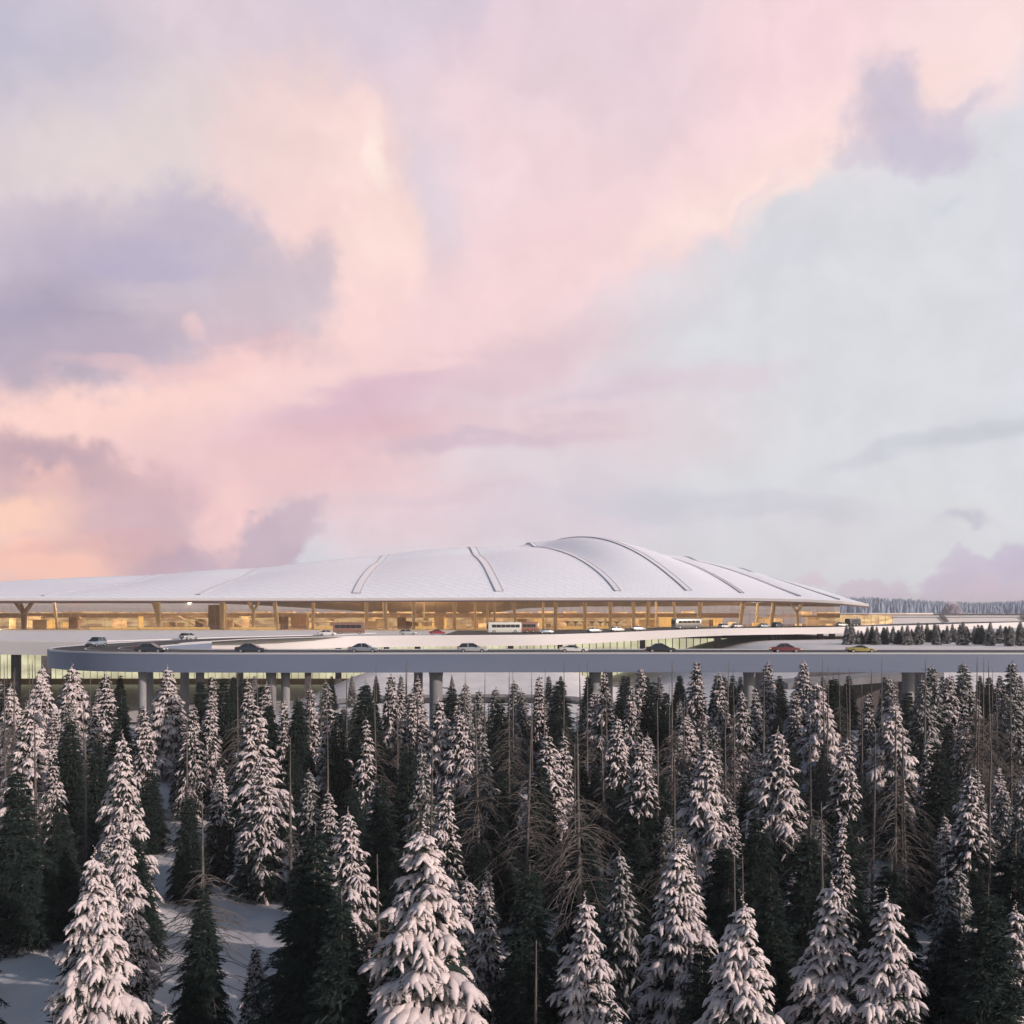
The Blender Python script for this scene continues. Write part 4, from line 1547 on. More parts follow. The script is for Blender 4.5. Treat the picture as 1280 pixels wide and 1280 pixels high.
H_ = 13.5
LIST = []
LIST += zoomed(0, 0.3592, [
    ('heavy', 40, 95, 14, 1.0, None), ('heavy', 100, 160, 15.5, 1.1, 'broad bright snow-caked spruce rising over the dark ones by the snowfield edge'), ('heavy', 148, 28, 14, 0.9, None), ('heavy', 250, 27, 14.5, 1.15, None), ('slim', 375, 52, 14, 1.2, None),
    ('slim', 320, 168, 13, 1, None), ('slim', 500, 162, 13.5, 1, None), ('heavy', 588, 32, 14.5, 1.1, None), ('slim', 670, 168, 12.5, 1, None), ('slim', 730, 132, 13, 1, None),
    ('slim', 742, 68, 14, 0.9, None), ('half', 882, 150, 15, 1.1, 'tall spruce with bright snowy crown directly behind the clearing'), ('slim', 862, 72, 14, 0.9, None), ('slim', 992, 150, 13, 0.9, None), ('slim', 1082, 100, 14, 0.9, None),
    ('half', 1150, 168, 13.5, 1, None), ('heavy', 440, 262, 15.5, 0.85, 'tall snow-caked spruce leaning its long arms over the clearing'), ('heavy', 418, 545, 12.5, 0.85, 'snow-caked spruce tucked behind the largest one beside the clearing'), ('heavy', 300, 672, 13.5, 0.92, 'large snow-caked spruce standing between the two patches of open snow'),
    ('half', 760, 382, 10.5, 0.9, 'shaded snow-dusted spruce at the back edge of the clearing'), ('slim', 882, 1005, 6, 1.2, 'little snowy spruce poking out between two dark ones at the clearing'), ('slim', 190, 300, 12, 0.9, None),
    ('dark', 60, 380, 13.5, 1.15, 'big dark green spruce before the bright broad snowy one'), ('dark', 245, 208, 13.5, 1, None), ('dark', 340, 275, 13, 1, None), ('dark', 420, 150, 13.5, 1, None),
    ('half', 902, 350, 12.5, 1.05, 'dark-topped spruce with snow on its skirt at the clearing edge'), ('dark', 705, 790, 9.5, 0.95, 'lone dark spruce with long drooping twigs in the middle of the clearing'), ('dark', 1080, 590, 14, 1.2, 'huge dark green spruce closing the clearing on its far side'),
    ('dark', 775, 62, 14, 1, None), ('dark', 935, 150, 13, 0.9, None), ('dark', 1035, 130, 13.5, 0.9, None), ('dark', 655, 470, 9.5, 0.9, None),
    ('bare', 130, 178, 16, 1, None), ('bare', 293, 270, 15, 1, 'straight bare trunk rising behind the large snow-caked spruce beside the clearing'), ('bare', 650, 225, 14, 1, None), ('bare', 707, 495, 14, 1.1, 'bare reddish-grey trunk standing right over the lone dark spruce'),
    ('bare', 1013, 280, 14.5, 1.1, 'bare trunk above the huge dark spruce beside the clearing'), ('bare', 830, 40, 16, 0.9, None), ('bare', 1140, 195, 15, 0.9, None), ('bare', 98, 25, 16, 0.9, None), ('bare', 20, 10, 16, 0.9, None), ('bare', 45, 40, 15, 0.8, None),
])
LIST += zoomed(420, 0.3595, [
    ('slim', 190, 52, 14, 1, None), ('slim', 265, 112, 13, 1, None), ('heavy', 355, 138, 14.5, 0.95, None), ('half', 435, 188, 13.5, 1, None), ('slim', 385, 418, 13, 1.0, 'slender snowy spruce rising just behind the giant snow-caked one'),
    ('heavy', 310, 568, 15.2, 1.08, 'giant snow-caked spruce with heavy drooping pads, largest in the forest front'), ('slim', 520, 788, 11.5, 1.0, 'small snowy spruce squeezed beside the giant snow-caked one'), ('half', 730, 258, 13.5, 1.1, None), ('slim', 792, 256, 13, 0.9, None),
    ('slim', 935, 54, 14, 1, None), ('slim', 1060, 38, 14, 1.1, None), ('half', 980, 212, 14, 1, None), ('half', 1055, 288, 13.5, 1.1, 'snowy spruce with outstretched sunlit arms behind the two thin twin trunks'),
    ('heavy', 872, 828, 11.8, 0.95, 'small round-shouldered snow-caked spruce alone among dark crowns'), ('frost', 985, 675, 11, 1, None), ('heavy', 1190, 648, 13.5, 1.0, 'snow-caked spruce just before the snowy pillar with long arms'), ('slim', 100, 215, 13, 1, None),
    ('half', 55, 528, 12, 1, 'snow-topped spruce under the bare trunk beyond the huge dark spruce'), ('slim', 965, 1160, 9, 0.9, None), ('slim', 1022, 88, 13, 0.9, None), ('slim', 92, 1000, 8, 0.9, None),
    ('dark', 100, 78, 14, 1, None), ('dark', 15, 178, 13.5, 1, None), ('frost', 510, 255, 13, 1, None), ('dark', 572, 140, 13.5, 1, None), ('dark', 725, 352, 13, 0.95, None), ('dark', 670, 720, 13, 1.05, 'dense dark spruce below the bare trunk with wide dead branches'), ('dark', 695, 1090, 8, 1, None),
    ('dark', 20, 830, 12, 1.1, 'big dark spruce leaning against the giant snow-caked spruce'), ('dark', 150, 420, 12.5, 1, None), ('dark', 782, 76, 14, 1.1, None), ('dark', 870, 560, 11, 1, None), ('dark', 250, 300, 13, 1, None), ('frost', 290, 320, 13, 1, None),
    ('bare', 43, 60, 17, 1.0, 'tall bare trunk standing before the faint silver car'), ('bare', 143, 90, 15.5, 0.9, None), ('bare', 150, 680, 11, 0.9, 'short bare trunk close beside the giant snow-caked spruce'), ('bare', 323, 255, 14.5, 0.9, None),
    ('bare', 503, 160, 18, 1.25, 'thick bare trunk ending above the small snowy spruce by the giant'), ('bare', 653, 180, 17.6, 1.1, 'bare trunk with a dense fan of drooping dead branches'), ('bare', 853, 190, 18.2, 1.25, 'tallest thick bare trunk with wide dead branches all around'), ('bare', 830, 300, 14, 0.8, None),
    ('bare', 602, 45, 16, 0.9, None), ('bare', 937, 185, 15, 0.9, None), ('bare', 690, 985, 9, 0.8, None), ('bare', 1165, 10, 16.5, 1, None), ('bare', 1115, 150, 15, 0.9, None), ('bare', 1183, 345, 14, 0.9, None), ('bare', 680, 55, 16, 0.8, None), ('bare', 452, 55, 16, 0.8, None), ('bare', 872, 15, 16.5, 0.9, None), ('bare', 789, 5, 16.5, 0.8, None),
])
LIST += zoomed(850, 0.3592, [
    ('slim', 55, 14, 14.5, 1.1, None), ('slim', 140, 48, 14, 1, None), ('slim', 305, 12, 14.5, 1.1, None), ('heavy', 436, 8, 14.5, 0.95, None), ('slim', 215, 118, 13, 1.1, None), ('slim', 262, 108, 13, 1, None), ('heavy', 478, 80, 14.5, 1, None), ('slim', 398, 118, 13, 1, None),
    ('heavy', 85, 298, 14.5, 0.95, 'tall snowy pillar of a spruce with long sunlit arms at its waist'), ('half', 335, 248, 14.5, 1.1, 'broad half-snowy spruce with long sunlit branches below the red saloon'), ('half', 562, 282, 14, 1, None), ('heavy', 745, 152, 15, 1.1, 'broad pale snow-laden spruce behind the cluster of bare trunks'), ('slim', 862, 282, 12.5, 1, None),
    ('frost', 882, 28, 14.5, 1.15, None), ('frost', 985, 18, 14.5, 1.2, None), ('frost', 1150, 14, 14.5, 1.1, None), ('slim', 990, 162, 13, 1, None), ('frost', 1165, 140, 14, 1.2, None), ('half', 1012, 408, 13.5, 1.05, 'half-snowy spruce reaching up beside a bare trunk near the frame edge'), ('frost', 1190, 428, 13, 1, None), ('slim', 565, 588, 10.5, 1, None),
    ('heavy', 228, 838, 12.8, 0.95, 'snow-caked spruce of the front row below the snowy pillar'), ('heavy', 510, 766, 13.2, 1.0, 'taller of the two neighbouring snow-caked spruces in the front row'), ('heavy', 738, 812, 13, 1.0, 'shorter of the two neighbouring snow-caked spruces in the front row'),
    ('frost', 932, 745, 11.5, 1, None), ('half', 18, 655, 13, 1, None), ('half', 1185, 860, 12, 1, None),
    ('dark', 530, 58, 14, 1, None), ('frost', 722, 68, 14, 1.2, None), ('dark', 440, 590, 12.5, 1.15, None), ('dark', 745, 690, 12.5, 1.05, None), ('dark', 1060, 800, 13, 1.15, 'huge black-green spruce filling the corner of the forest front'), ('dark', 1160, 620, 14, 1.2, 'huge dark spruce rising behind the black-green one in the corner'), ('dark', 905, 300, 13, 1.1, None), ('dark', 55, 985, 9.5, 1, None), ('dark', 935, 900, 10, 1, None), ('dark', 330, 760, 11, 1, None),
    ('bare', 590, 38, 17, 1, None), ('bare', 750, 175, 18, 1.2, 'thick bare trunk before the broad pale snow-laden spruce'), ('bare', 772, 230, 15, 0.8, None), ('bare', 791, 250, 15, 0.8, None), ('bare', 1070, 200, 15.5, 0.9, None), ('bare', 1065, 545, 13.5, 0.9, None), ('bare', 842, 0, 17.2, 1.1, None), ('bare', 1020, 0, 17.2, 1.1, None),
    ('bare', 1052, 0, 17.2, 0.8, None), ('bare', 1088, 14, 17, 1, None), ('bare', 55, 695, 12, 1, 'bare trunk standing before the snow-caked tree under the snowy pillar'), ('bare', 175, 690, 12.5, 0.9, None), ('bare', 515, 500, 13.5, 1, None), ('bare', 663, 245, 15, 0.9, None), ('bare', 455, 295, 14.5, 0.9, None), ('bare', 700, 0, 16.8, 0.8, None), ('bare', 632, 95, 16, 0.8, None), ('bare', 290, 38, 16.8, 1, None), ('bare', 222, 690, 11.5, 0.8, None), ('bare', 505, 30, 16.5, 0.8, None), ('bare', 190, 30, 16.5, 0.8, None), ('bare', 160, 60, 16, 0.8, None), ('bare', 1155, 30, 16.5, 0.8, None),
])
for k, px, top, h, wide, lab in LIST:
    if k == 'bare' and lab is None:
        h += 1.2
    by_tip(k, px, top, h=h, wide=wide, label=lab, var=2 if lab and k == 'bare' and ('fan' in lab or 'thick' in lab) else None)

# fill the forest between them
pts = [(t[0].location.x, t[0].location.y, 2.3) for t in TREES if t[1] != 'bare']
clear = [(180, 372, 56, 110), (-40, 75, 40, 86)]
VIS = []
for o_, k_, px_, top_, lab_ in TREES:
    d_ = o_.location.y
    base_ = HOR - (o_.location.z - CAMZ) * F / d_
    VIS.append((d_, px_, top_ + (base_ - top_) * (0.6 if k_ == 'bare' else 0.5), 4 if k_ == 'bare' else 0.1 * (base_ - top_)))
tries = 0
fill = 0
while tries < 14000 and fill < 235:
    tries += 1
    d = math.sqrt(40 ** 2 + (157 ** 2 - 40 ** 2) * random.random())
    px = -70 + 1520 * random.random()
    if px > 1330 and d < 60:
        continue
    if any(a < px < b and c < d < e for a, b, c, e in clear):
        continue
    x = (px - CX) / F * d
    if any((x - a) ** 2 + (d - b) ** 2 < (2.7 if d < 110 else 2.3) ** 2 for a, b, r_ in pts):
        continue
    g = float(ground_z(x, d))
    h = 8.5 + 4.2 * random.random()
    if d < 58:
        h = 5 + 3 * random.random()
    top = HOR - (g + h - CAMZ) * F / d
    low = max([q[2] for q in VIS if d < q[0] - 1 and abs(px - q[1]) < q[3] + 0.15 * h * F / d] or [0])
    if top < low:
        h = CAMZ - g - (low - HOR) * d / F
        if h < 3.2:
            continue
    k = random.choices(['dark', 'half', 'slim', 'frost', 'bare'], [40, 13, 12, 27, 8 if d > 75 and h > 8 else 0])[0]
    if k == 'bare':
        h = 12 + 3.5 * random.random()
    plant(k, x, d, h, 1.05 + 0.2 * random.random())
    pts.append((x, d, 2))
    fill += 1

for i in range(44):
    px = random.uniform(-5, 1290)
    d = random.uniform(126, 160)
    x = (px - CX) / F * d
    if any((x - t[0].location.x) ** 2 + (d - t[0].location.y) ** 2 < 1.6 ** 2 for t in TREES):
        continue
    top = random.uniform(838, 905)
    h = CAMZ - (top - HOR) * d / F - float(ground_z(x, d))
    if h > 5:
        plant(random.choice(('slim', 'slim', 'half', 'frost', 'dark')), x, d, h, 1.0)
for i in range(34):
    px = random.choice((random.uniform(-10, 560), random.uniform(560, 1290), random.uniform(560, 1290)))
    d = random.uniform(112, 158)
    x = (px - CX) / F * d
    top = random.uniform(818, 875)
    h = CAMZ - (top - HOR) * d / F - float(ground_z(x, d))
    plant('bare', x, d, h, 0.8)

# row of small spruces on the snow bank between the roads
bank = []
for i in range(46):
    t = i / 45
    px = 1056 + 232 * t + random.uniform(-2.5, 2.5)
    d = random.choice((300, 312, 324, 336)) + random.uniform(-5, 5)
    bank.append((px, d))
for px, py, d in ((1204, 811, 296), (1238, 811, 292), (1262, 813, 288), (1170, 809, 298), (1276, 812, 290), (1148, 808, 300)):
    bank.append((px, d))
for i, (px, d) in enumerate(bank):
    x = (px - CX) / F * d
    kind = random.choices(['dark', 'frost'], [6, 5])[0] if d > 301 else 'frost'
    h = random.uniform(3.9, 5.6) if d > 301 else random.uniform(5.0, 6.6)
    plant(kind, x, d, h, 1.5, 'small %s spruce on the snow bank between the two roads' % ('dark' if kind == 'dark' else 'frosted'), group='small spruces on the snow bank')
# scattered trees behind the viaduct
for px, d, h, k in ((500, 210, 11, 'frost'), (700, 225, 13.5, 'dark'), (686, 215, 12, 'dark'), (735, 235, 13, 'dark'), (757, 232, 13, 'dark'), (785, 236, 13, 'dark'), (810, 240, 13, 'dark'), (848, 238, 13, 'dark'), (870, 236, 12.6, 'dark'), (565, 262, 9, 'frost'), (905, 235, 9, 'dark'), (210, 225, 11, 'dark'), (265, 230, 12, 'dark'), (292, 232, 12.5, 'dark'), (318, 225, 11, 'frost'), (415, 225, 11, 'dark'), (130, 200, 10, 'dark'), (470, 235, 11.5, 'dark'), (440, 228, 12, 'frost'), (150, 225, 12, 'dark'), (85, 205, 10, 'dark'), (925, 232, 8, 'dark'), (960, 228, 9, 'frost'), (1000, 236, 7, 'dark'), (1165, 232, 8, 'dark'), (1190, 226, 8.5, 'frost'), (1225, 236, 7, 'dark'), (1250, 224, 9, 'dark'), (1275, 230, 8, 'frost'), (1105, 205, 11, 'frost'), (895, 204, 9, 'dark'), (915, 212, 10, 'dark'), (945, 206, 9, 'frost'), (975, 210, 9, 'dark'), (1010, 204, 9, 'dark'), (1030, 212, 9, 'frost'), (1060, 202, 9, 'dark'), (1150, 204, 9, 'dark'), (1178, 210, 9, 'dark'), (1210, 205, 9, 'frost'), (1238, 208, 9, 'dark'), (1268, 206, 9, 'dark'), (780, 208, 9, 'dark'), (850, 206, 9, 'dark'), (825, 212, 10, 'frost')):
    x = (px - CX) / F * d
    plant(k, x, d, min(h + 2.2, CAMZ - float(ground_z(x, d)) - 78 * d / F), 1.1)
# the round frosted tree far off by the low building
rt = empty('round_tree', P(1190, 776, 700), 0, 'round hoar-frosted tree standing alone before the far blue forest', 'tree')
mb = MB()
mb.tube([(0, 0, -1), (0, 0, 5)], [0.5, 0.3], 8)
r = np.random.default_rng(5)
for i in range(40):
    a, e = r.random() * 6.28, 0.3 + 1.2 * r.random()
    dv = np.array([math.cos(a) * math.cos(e), math.sin(a) * math.cos(e), math.sin(e)])
    mb.tube([np.array([0, 0, 3.0]), np.array([0, 0, 4.0]) + dv * 5.0], [0.10, 0.03], 4, cap=False)
mb.build('trunk', M['hoar'], rt)
n = 5200
dv = unit(r.normal(0, 1, (n, 3)))
rad = 5.6 * (0.75 + 0.25 * r.random(n))
pc = dv * rad[:, None] + np.array([0, 0, 5.6])
sel = pc[:, 2] > 1.2
pc, dv = pc[sel], dv[sel]
w_ = unit(np.cross(dv, r.normal(0, 1, dv.shape))) * 0.16
Vt = np.stack([pc - dv * 0.6, pc + w_, pc + dv * 0.9, pc - w_], 1).reshape(-1, 3)
link('crown', np_mesh('round_crown', Vt, None, np.arange(len(Vt)).reshape(-1, 4), M['hoar'], smooth=False), rt)

# labels for the trees that have none yet: by kind, size and the nearest landmark
LANDMARK = [(40, 835, 'the pale deck end beyond the loop'), (120, 835, 'the small blue SUV on the loop'), (187, 835, 'the first dark saloon on the bend'), (262, 840, 'the lit windows under the viaduct bend'), (315, 835, 'the second dark saloon'), (348, 870, 'the paired round piers'),
            (455, 840, 'the faint silver car'), (545, 865, 'the lone round pier'), (595, 835, 'the silver estate car'), (655, 855, 'the snow mound'), (716, 835, 'the white low car'), (826, 835, 'the black saloon'), (895, 840, 'the gap between black and red cars'), (981, 835, 'the red saloon'),
            (1076, 835, 'the yellow car'), (1135, 860, 'the concrete underpass'), (1200, 840, 'the bright strip beyond the underpass'), (1265, 840, 'the far east end of the viaduct'),
            (110, 920, 'the broad bright snowy spruce'), (316, 930, 'the tall bright spruce behind the clearing'), (270, 1130, 'the clearing'), (160, 960, 'the tall leaning snowy spruce'), (386, 1080, 'the huge dark spruce at the clearing'), (530, 1090, 'the giant snow-caked spruce'), (601, 980, 'the thick bare trunk by the giant'),
            (655, 960, 'the dense fan of dead branches'), (727, 980, 'the tallest bare trunk'), (735, 1150, 'the small round-shouldered snowy spruce'), (850, 1100, 'the snow-caked tree before the pillar'), (880, 970, 'the snowy pillar spruce'), (970, 960, 'the broad half-snowy spruce'),
            (930, 1160, 'the front-row spruce under the pillar'), (1050, 1140, 'the taller twin snowy spruce'), (1115, 1150, 'the shorter twin snowy spruce'), (1119, 960, 'the cluster of bare trunks'), (1214, 1000, 'the half-snowy spruce by the frame edge'), (1240, 1130, 'the huge black-green spruce'), (90, 1100, 'the large snowy spruce by the clearing')]
byk = {}
for t in TREES:
    o, kind, px, top, lab = t
    if lab:
        continue
    behind = o.location.y > 190
    lm = min(LANDMARK, key=lambda q: (q[0] - px) ** 2 + ((q[1] - top) * 0.9) ** 2)
    up = lm[1] < 871
    rel = ('behind the viaduct near' if behind else ('tip just below' if top < 850 else 'in the rows below')) if up else 'close by'
    byk.setdefault((kind, rel, lm[2]), []).append(t)
for (kind, rel, lm), ts in byk.items():
    ts.sort(key=lambda t: t[3])
    q = {1: [''], 2: ['taller ', 'shorter '], 3: ['tallest ', 'mid-height ', 'shortest ']}.get(len(ts))
    rank = ['highest-tipped ', 'second-highest ', 'third-highest ', 'fourth-highest ', 'fifth-highest ', 'sixth-highest ', 'seventh-highest ', 'eighth-highest ', 'ninth-highest ', 'tenth-highest ']
    for i, t in enumerate(ts):
        w = q[i] if q else (rank[i] if i < len(rank) else 'lowest-tipped ')
        s = WORD[kind]
        t[0]['label'] = ' '.join(f'{w}{s}, {rel} {lm}'.split()[:16])
for t in TREES:
    if 'used' in t[0]:
        del t[0]['used']

# ------------------------------------------------------------------ vehicles
def car_proto(style):
    """Body, window band, wheels and lights of one car, nose towards +x; returns [(name, mesh)] with 'PAINT' marked parts."""
    if style == 'suv':
        L, W, H, belt = 4.7, 1.92, 1.72, 1.05
        prof = [(-2.3, 0.45, 0.95), (-2.28, 0.42, 1.02), (-1.6, 0.3, 1.05), (0.6, 0.28, 1.03), (1.0, 0.28, 1.0), (1.9, 0.32, 0.9), (2.28, 0.42, 0.74), (2.34, 0.5, 0.6)]
        cab = [(-2.2, 1.05), (-1.85, 1.68), (0.15, 1.72), (1.05, 1.02)]
    elif style == 'sport':
        L, W, H, belt = 4.4, 1.9, 1.24, 0.8
        prof = [(-2.15, 0.42, 0.82), (-2.1, 0.36, 0.9), (-1.4, 0.24, 0.88), (0.6, 0.2, 0.82), (1.0, 0.2, 0.78), (1.8, 0.24, 0.66), (2.15, 0.32, 0.52), (2.2, 0.38, 0.46)]
        cab = [(-1.75, 0.88), (-0.55, 1.2), (0.05, 1.22), (1.0, 0.8)]
    elif style == 'estate':
        L, W, H, belt = 4.7, 1.84, 1.5, 0.95
        prof = [(-2.32, 0.42, 0.85), (-2.28, 0.38, 0.95), (-1.5, 0.26, 0.96), (0.7, 0.24, 0.93), (1.1, 0.24, 0.9), (1.9, 0.28, 0.8), (2.28, 0.36, 0.66), (2.36, 0.44, 0.54)]
        cab = [(-2.2, 0.96), (-1.7, 1.46), (0.1, 1.5), (1.15, 0.92)]
    else:
        L, W, H, belt = 4.75, 1.84, 1.45, 0.93
        prof = [(-2.36, 0.44, 0.82), (-2.3, 0.38, 0.93), (-1.5, 0.26, 0.94), (0.7, 0.24, 0.92), (1.1, 0.24, 0.88), (1.9, 0.28, 0.78), (2.28, 0.36, 0.66), (2.36, 0.44, 0.54)]
        cab = [(-1.85, 0.93), (-0.95, 1.42), (0.25, 1.45), (1.25, 0.9)]
    parts = []
    # body: lofted cross-sections with rounded shoulders
    b = MB()
    vs = []
    xs = prof
    sec = 8
    for x, z0, z1 in xs:
        e = 1 - 0.13 * (abs(x) / 2.36) ** 4
        w = W / 2 * e
        m_ = (z0 + z1) / 2
        vs += [(x, -w * 0.86, z0), (x, -w, z0 + 0.12), (x, -w * 1.0, m_), (x, -w * 0.9, z1), (x, w * 0.9, z1), (x, w * 1.0, m_), (x, w, z0 + 0.12), (x, w * 0.86, z0)]
    fs = []
    for i in range(len(xs) - 1):
        for k in range(sec):
            k2 = (k + 1) % sec
            fs.append((i * sec + k, i * sec + k2, (i + 1) * sec + k2, (i + 1) * sec + k))
    fs += [tuple(range(sec))[::-1], tuple((len(xs) - 1) * sec + k for k in range(sec))]
    b.add(vs, fs)
    # roof panel and pillars in body colour
    (xa, za), (xb, zb), (xc, zc), (xd, zd) = cab
    wt = W / 2 * 0.72
    b.add([(xb + 0.05, -wt, zb - 0.01), (xc, -wt, zc - 0.01), (xc, wt, zc - 0.01), (xb + 0.05, wt, zb - 0.01), (xb + 0.12, -wt * 0.92, zb + 0.05), (xc - 0.1, -wt * 0.92, zc + 0.045), (xc - 0.1, wt * 0.92, zc + 0.045), (xb + 0.12, wt * 0.92, zb + 0.05)],
          [(4, 5, 6, 7), (0, 1, 5, 4), (1, 2, 6, 5), (2, 3, 7, 6), (3, 0, 4, 7)])
    for xs_ in ((xb * 0.45 + xc * 0.55),):
        for sgn in (-1, 1):
            b.add([(xs_ - 0.06, sgn * (W / 2 * 0.905), belt - 0.02), (xs_ + 0.06, sgn * (W / 2 * 0.905), belt - 0.02), (xs_ + 0.06, sgn * (wt + 0.012), zc - 0.02), (xs_ - 0.06, sgn * (wt + 0.012), zc - 0.02)], [(0, 1, 2, 3)])
    for sgn in (-1, 1):
        b.box((xd - 0.35, sgn * (W / 2 + 0.08), belt + 0.1), (0.18, 0.2, 0.14))
    parts.append(('body', b, 'PAINT', None))
    g = MB()
    wb = W / 2 * 0.9
    g.add([(xa, -wb, za - 0.03), (xd, -wb, zd - 0.03), (xc, -wt, zc), (xb, -wt, zb), (xa, wb, za - 0.03), (xd, wb, zd - 0.03), (xc, wt, zc), (xb, wt, zb)],
          [(0, 1, 2, 3), (7, 6, 5, 4), (1, 5, 6, 2), (0, 3, 7, 4), (3, 2, 6, 7)])
    parts.append(('window', g, M['car_glass'], None))
    for x in (-1.42, 1.42):
        for sgn in (-1, 1):
            t = MB()
            y = sgn * (W / 2 - 0.1)
            t.tube([(x, y - 0.11, 0.33), (x, y - 0.07, 0.33), (x, y + 0.07, 0.33), (x, y + 0.11, 0.33)], [0.29, 0.33, 0.33, 0.29], 18)
            rm = MB()
            rm.tube([(x, y + sgn * 0.09, 0.33), (x, y + sgn * 0.118, 0.33)], [0.21, 0.19], 14)
            parts.append(('wheel', t, M['tyre'], (('rim', rm, M['rim']),)))
    fx, fz0, fz1 = prof[-2]
    rx = prof[1][0]
    for sgn in (-1, 1):
        h = MB()
        h.box((fx - 0.02, sgn * W / 2 * 0.66, fz1 - 0.06), (0.2, 0.36, 0.14))
        parts.append(('headlight', h, M['headlight'], None))
        h = MB()
        h.box((rx + 0.02, sgn * W / 2 * 0.7, prof[1][2] - 0.12), (0.14, 0.34, 0.13))
        parts.append(('taillight', h, M['taillight'], None))
    bm_ = MB()
    bm_.box((prof[-1][0] - 0.04, 0, 0.42), (0.16, W * 0.8, 0.16))
    parts.append(('bumper', bm_, M['bumper'], None))
    bm_ = MB()
    bm_.box((prof[0][0] + 0.04, 0, 0.46), (0.16, W * 0.8, 0.16))
    parts.append(('bumper', bm_, M['bumper'], None))
    return parts


CARM = {}


def car(name, style, x, d, z, rz, colour, pname, label, cat='car', group=None):
    if style not in CARM:
        lst = []
        for nm, b, m, subs in car_proto(style):
            me = bpy.data.meshes.new('car_' + nm)
            me.from_pydata(b.v, [], b.f)
            if nm in ('body', 'wheel'):
                me.shade_smooth()
                me.set_sharp_from_angle(angle=R(38))
            sl2 = []
            for sn, sb2, sm in subs or ():
                me2 = bpy.data.meshes.new('car_' + sn)
                me2.from_pydata(sb2.v, [], sb2.f)
                me2.materials.append(sm)
                sl2.append((sn, me2))
            if m != 'PAINT':
                me.materials.append(m)
            lst.append((nm, me, m, sl2))
        CARM[style] = lst
    root = empty(name, (x, d, z), rz, label, cat, group)
    for nm, me, m, subs in CARM[style]:
        if m == 'PAINT':
            me = me.copy()
            me.materials.append(paint_mat(pname, colour))
        o = link(nm, me, root)
        for sn, me2 in subs:
            link(sn, me2, o)
    return root


def on_via(px, d):
    x = (px - CX) / F * d
    return x, d, vtop((x, d)) + 0.006


def on_dep(px, d):
    x = (px - CX) / F * d
    return x, d, decktop((x, d)) + 0.006


SIL, DRK, WHT, RED, YEL, BLU = (0.42, 0.44, 0.46), (0.035, 0.045, 0.06), (0.72, 0.72, 0.70), (0.17, 0.035, 0.04), (0.34, 0.28, 0.07), (0.20, 0.26, 0.33)
GV, GD_ = 'cars on the viaduct', 'cars at the departures kerb'
for nm, st, px, d, rz, col, pn, lab in (
        ('parked_car', 'suv', 120, 203, R(-100), BLU, 'paint_blue_grey', 'small blue-grey SUV coming head-on round the viaduct loop'),
        ('saloon_car', 'saloon', 189, 171.8, R(-4), DRK, 'paint_dark', 'dark saloon car just past the bend of the viaduct loop'),
        ('saloon_car', 'saloon', 314, 171.6, 0, DRK, 'paint_dark', 'dark saloon car on the viaduct above the paired round piers'),
        ('saloon_car', 'saloon', 455, 172.2, 0, (0.25, 0.28, 0.33), 'paint_grey_blue', 'grey-blue silver car blending into the viaduct girder colour'),
        ('estate_car', 'estate', 591, 171.8, 0, SIL, 'paint_silver', 'silver estate car on the viaduct near the lone round pier'),
        ('saloon_car', 'sport', 717, 172.2, 0, WHT, 'paint_white', 'low white car on the viaduct above the dark trees'),
        ('saloon_car', 'saloon', 826, 172.2, 0, (0.02, 0.025, 0.03), 'paint_black', 'black saloon car on the viaduct beneath the forked road edge'),
        ('saloon_car', 'saloon', 982, 173.0, 0, RED, 'paint_red', 'dark red saloon car on the viaduct ahead of the yellow one'),
        ('sports_car', 'sport', 1076, 173.2, 0, YEL, 'paint_yellow', 'yellow low sports car on the viaduct')):
    x, y, z = on_via(px, d)
    car(nm, st, x, y, z, rz, col, pn, lab, 'car', GV)
for nm, st, px, d, rz, col, pn, lab in (
        ('estate_car', 'estate', 236, 257, R(62), SIL, 'paint_silver', 'silver estate car climbing from the loop to the departures deck'),
        ('saloon_car', 'saloon', 409, 300, R(12), WHT, 'paint_white', 'white car in front of the brown coach on the departures deck'),
        ('estate_car', 'estate', 510, 310, R(10), SIL, 'paint_silver', 'silver car ahead of the red one on the departures deck'),
        ('hatchback_car', 'saloon', 547, 312, R(8), (0.35, 0.03, 0.04), 'paint_bright_red', 'bright red car on the departures deck behind the silver one'),
        ('saloon_car', 'saloon', 682, 328, R(20), BLU, 'paint_blue_grey', 'blue-grey car stopped just past the brown van on the departures deck'),
        ('saloon_car', 'saloon', 743, 335, R(30), SIL, 'paint_silver', 'first silver car of three waiting under the long glass front'),
        ('saloon_car', 'estate', 771, 340, R(30), WHT, 'paint_white', 'pale car between two silver ones under the long glass front'),
        ('saloon_car', 'saloon', 798, 343, R(30), SIL, 'paint_silver', 'last silver car of three waiting before the grey coach'),
        ('saloon_car', 'estate', 905, 348, R(45), WHT, 'paint_white', 'white car just beyond the grey coach'),
        ('saloon_car', 'saloon', 921, 352, R(45), WHT, 'paint_white', 'second white car beyond the grey coach'),
        ('saloon_car', 'saloon', 955, 354, R(40), SIL, 'paint_silver', 'silver car near the tapering end of the hall'),
        ('saloon_car', 'suv', 973, 358, R(40), DRK, 'paint_dark', 'dark SUV near the tapering end of the hall'),
        ('saloon_car', 'saloon', 1052, 372, R(35), WHT, 'paint_white', 'white car before the thin pavilion canopy')):
    x, y, z = on_dep(px, d)
    car(nm, st, x, y, z, rz, col, pn, lab, 'car', GD_)


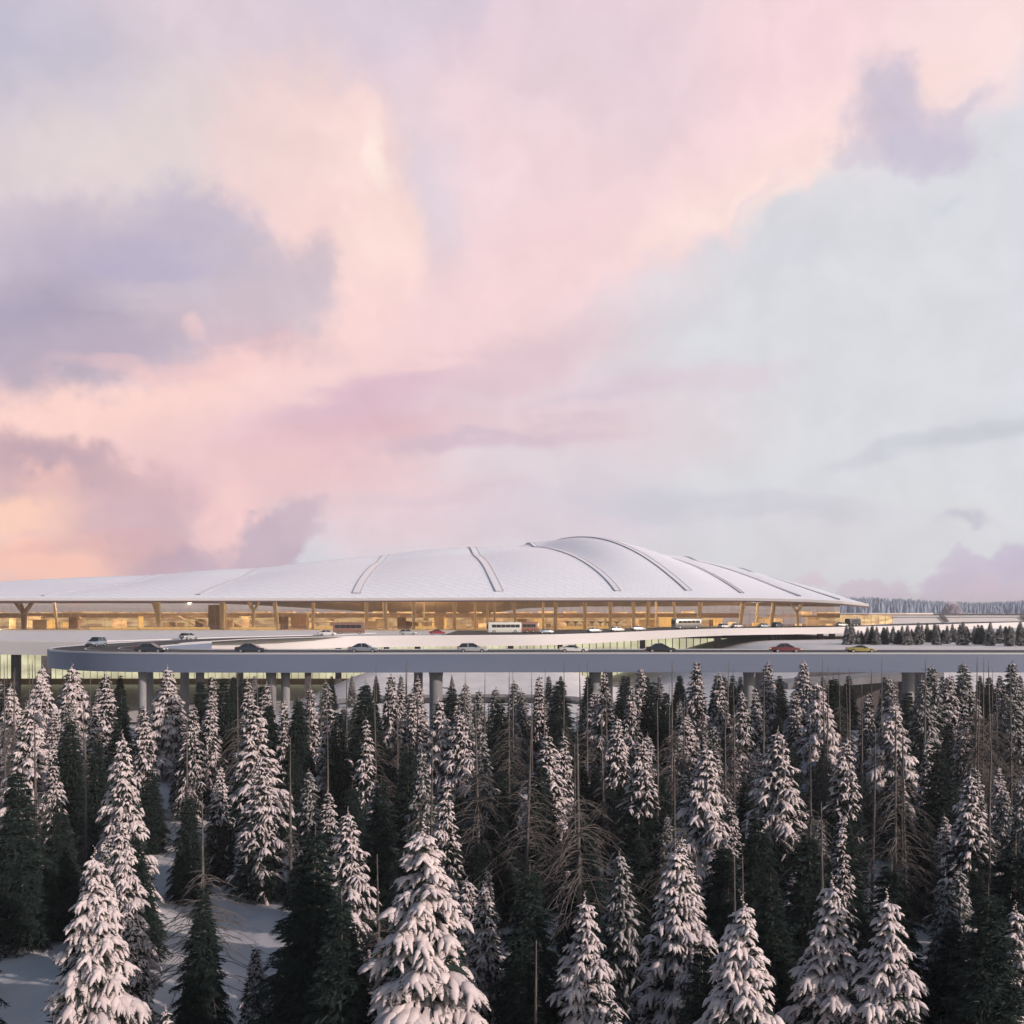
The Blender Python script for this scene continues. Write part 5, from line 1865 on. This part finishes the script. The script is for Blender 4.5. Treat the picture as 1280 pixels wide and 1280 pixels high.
def coach(px, d, rz, L, col, pn, label, cat='coach', name='coach', H=3.3):
    x, y, z = on_dep(px, d)
    root = empty(name, (x, y, z), rz, label, cat)
    W = 2.5
    b = MB()
    vs, sec = [], []
    for xx, e in ((-L / 2, 0.9), (-L / 2 + 0.25, 1.0), (L / 2 - 0.7, 1.0), (L / 2 - 0.1, 0.93), (L / 2, 0.8)):
        w = W / 2 * (0.9 + 0.1 * e)
        h = H * (0.86 + 0.14 * e)
        vs += [(xx, -w * 0.95, 0.35), (xx, -w, 0.6), (xx, -w, h - 0.35), (xx, -w * 0.82, h), (xx, w * 0.82, h), (xx, w, h - 0.35), (xx, w, 0.6), (xx, w * 0.95, 0.35)]
    fs = [(i * 8 + k, i * 8 + (k + 1) % 8, (i + 1) * 8 + (k + 1) % 8, (i + 1) * 8 + k) for i in range(4) for k in range(8)]
    fs += [tuple(range(8))[::-1], tuple(32 + k for k in range(8))]
    b.add(vs, fs)
    b.build('body', paint_mat(pn, col, 0.1), root, smooth=True, angle=40)
    g = MB()
    for sgn in (-1, 1):
        n = max(2, int(L / 1.6))
        for i in range(n):
            x0 = -L / 2 + 0.5 + (L - 1.5) * i / n
            g.box((x0 + (L - 1.5) / n / 2, sgn * (W / 2 + 0.008), H * 0.66), ((L - 1.5) / n - 0.08, 0.03, H * 0.27))
    g.build('side_window', M['car_glass'], root)
    g = MB()
    g.box((L / 2 - 0.02, 0, H * 0.62), (0.16, W * 0.84, H * 0.38))
    g.build('windscreen', M['car_glass'], root)
    for xx in (-L / 2 + 1.9, L / 2 - 1.7):
        for sgn in (-1, 1):
            t = MB()
            yy = sgn * (W / 2 - 0.14)
            t.tube([(xx, yy - 0.15, 0.48), (xx, yy + 0.16, 0.48)], [0.48, 0.48], 18)
            w_o = t.build('wheel', M['tyre'], root)
            rm = MB()
            rm.tube([(xx, yy + sgn * 0.155, 0.48), (xx, yy + sgn * 0.175, 0.48)], [0.26, 0.24], 14)
            rm.build('rim', M['rim'], w_o)
    for sgn in (-1, 1):
        h = MB()
        h.box((L / 2 + 0.005, sgn * W * 0.33, 0.75), (0.14, 0.4, 0.18))
        h.build('headlight', M['headlight'], root)


coach(436, 320, R(10), 9.0, (0.20, 0.11, 0.085), 'paint_reflected_brown', 'brown coach on the departures deck before the disc-roofed desk')  # brown body colour stands in for a reflection
coach(630, 330, R(180 + 14), 10.0, (0.55, 0.57, 0.55), 'paint_pale_grey', 'white coach stopped at the middle of the departures deck')
coach(661, 338, R(14), 5.6, (0.22, 0.11, 0.075), 'paint_rust', 'short rust-brown van parked behind the white coach', 'van', 'van', 3.3)
coach(858, 350, R(180 + 24), 9.5, (0.16, 0.165, 0.17), 'paint_grey', 'grey coach on the deck by the leaning timber columns')
coach(1066, 378, R(30), 5.0, (0.04, 0.045, 0.05), 'paint_dark', 'dark van below the thin pavilion canopy', 'van', 'van', 2.6)
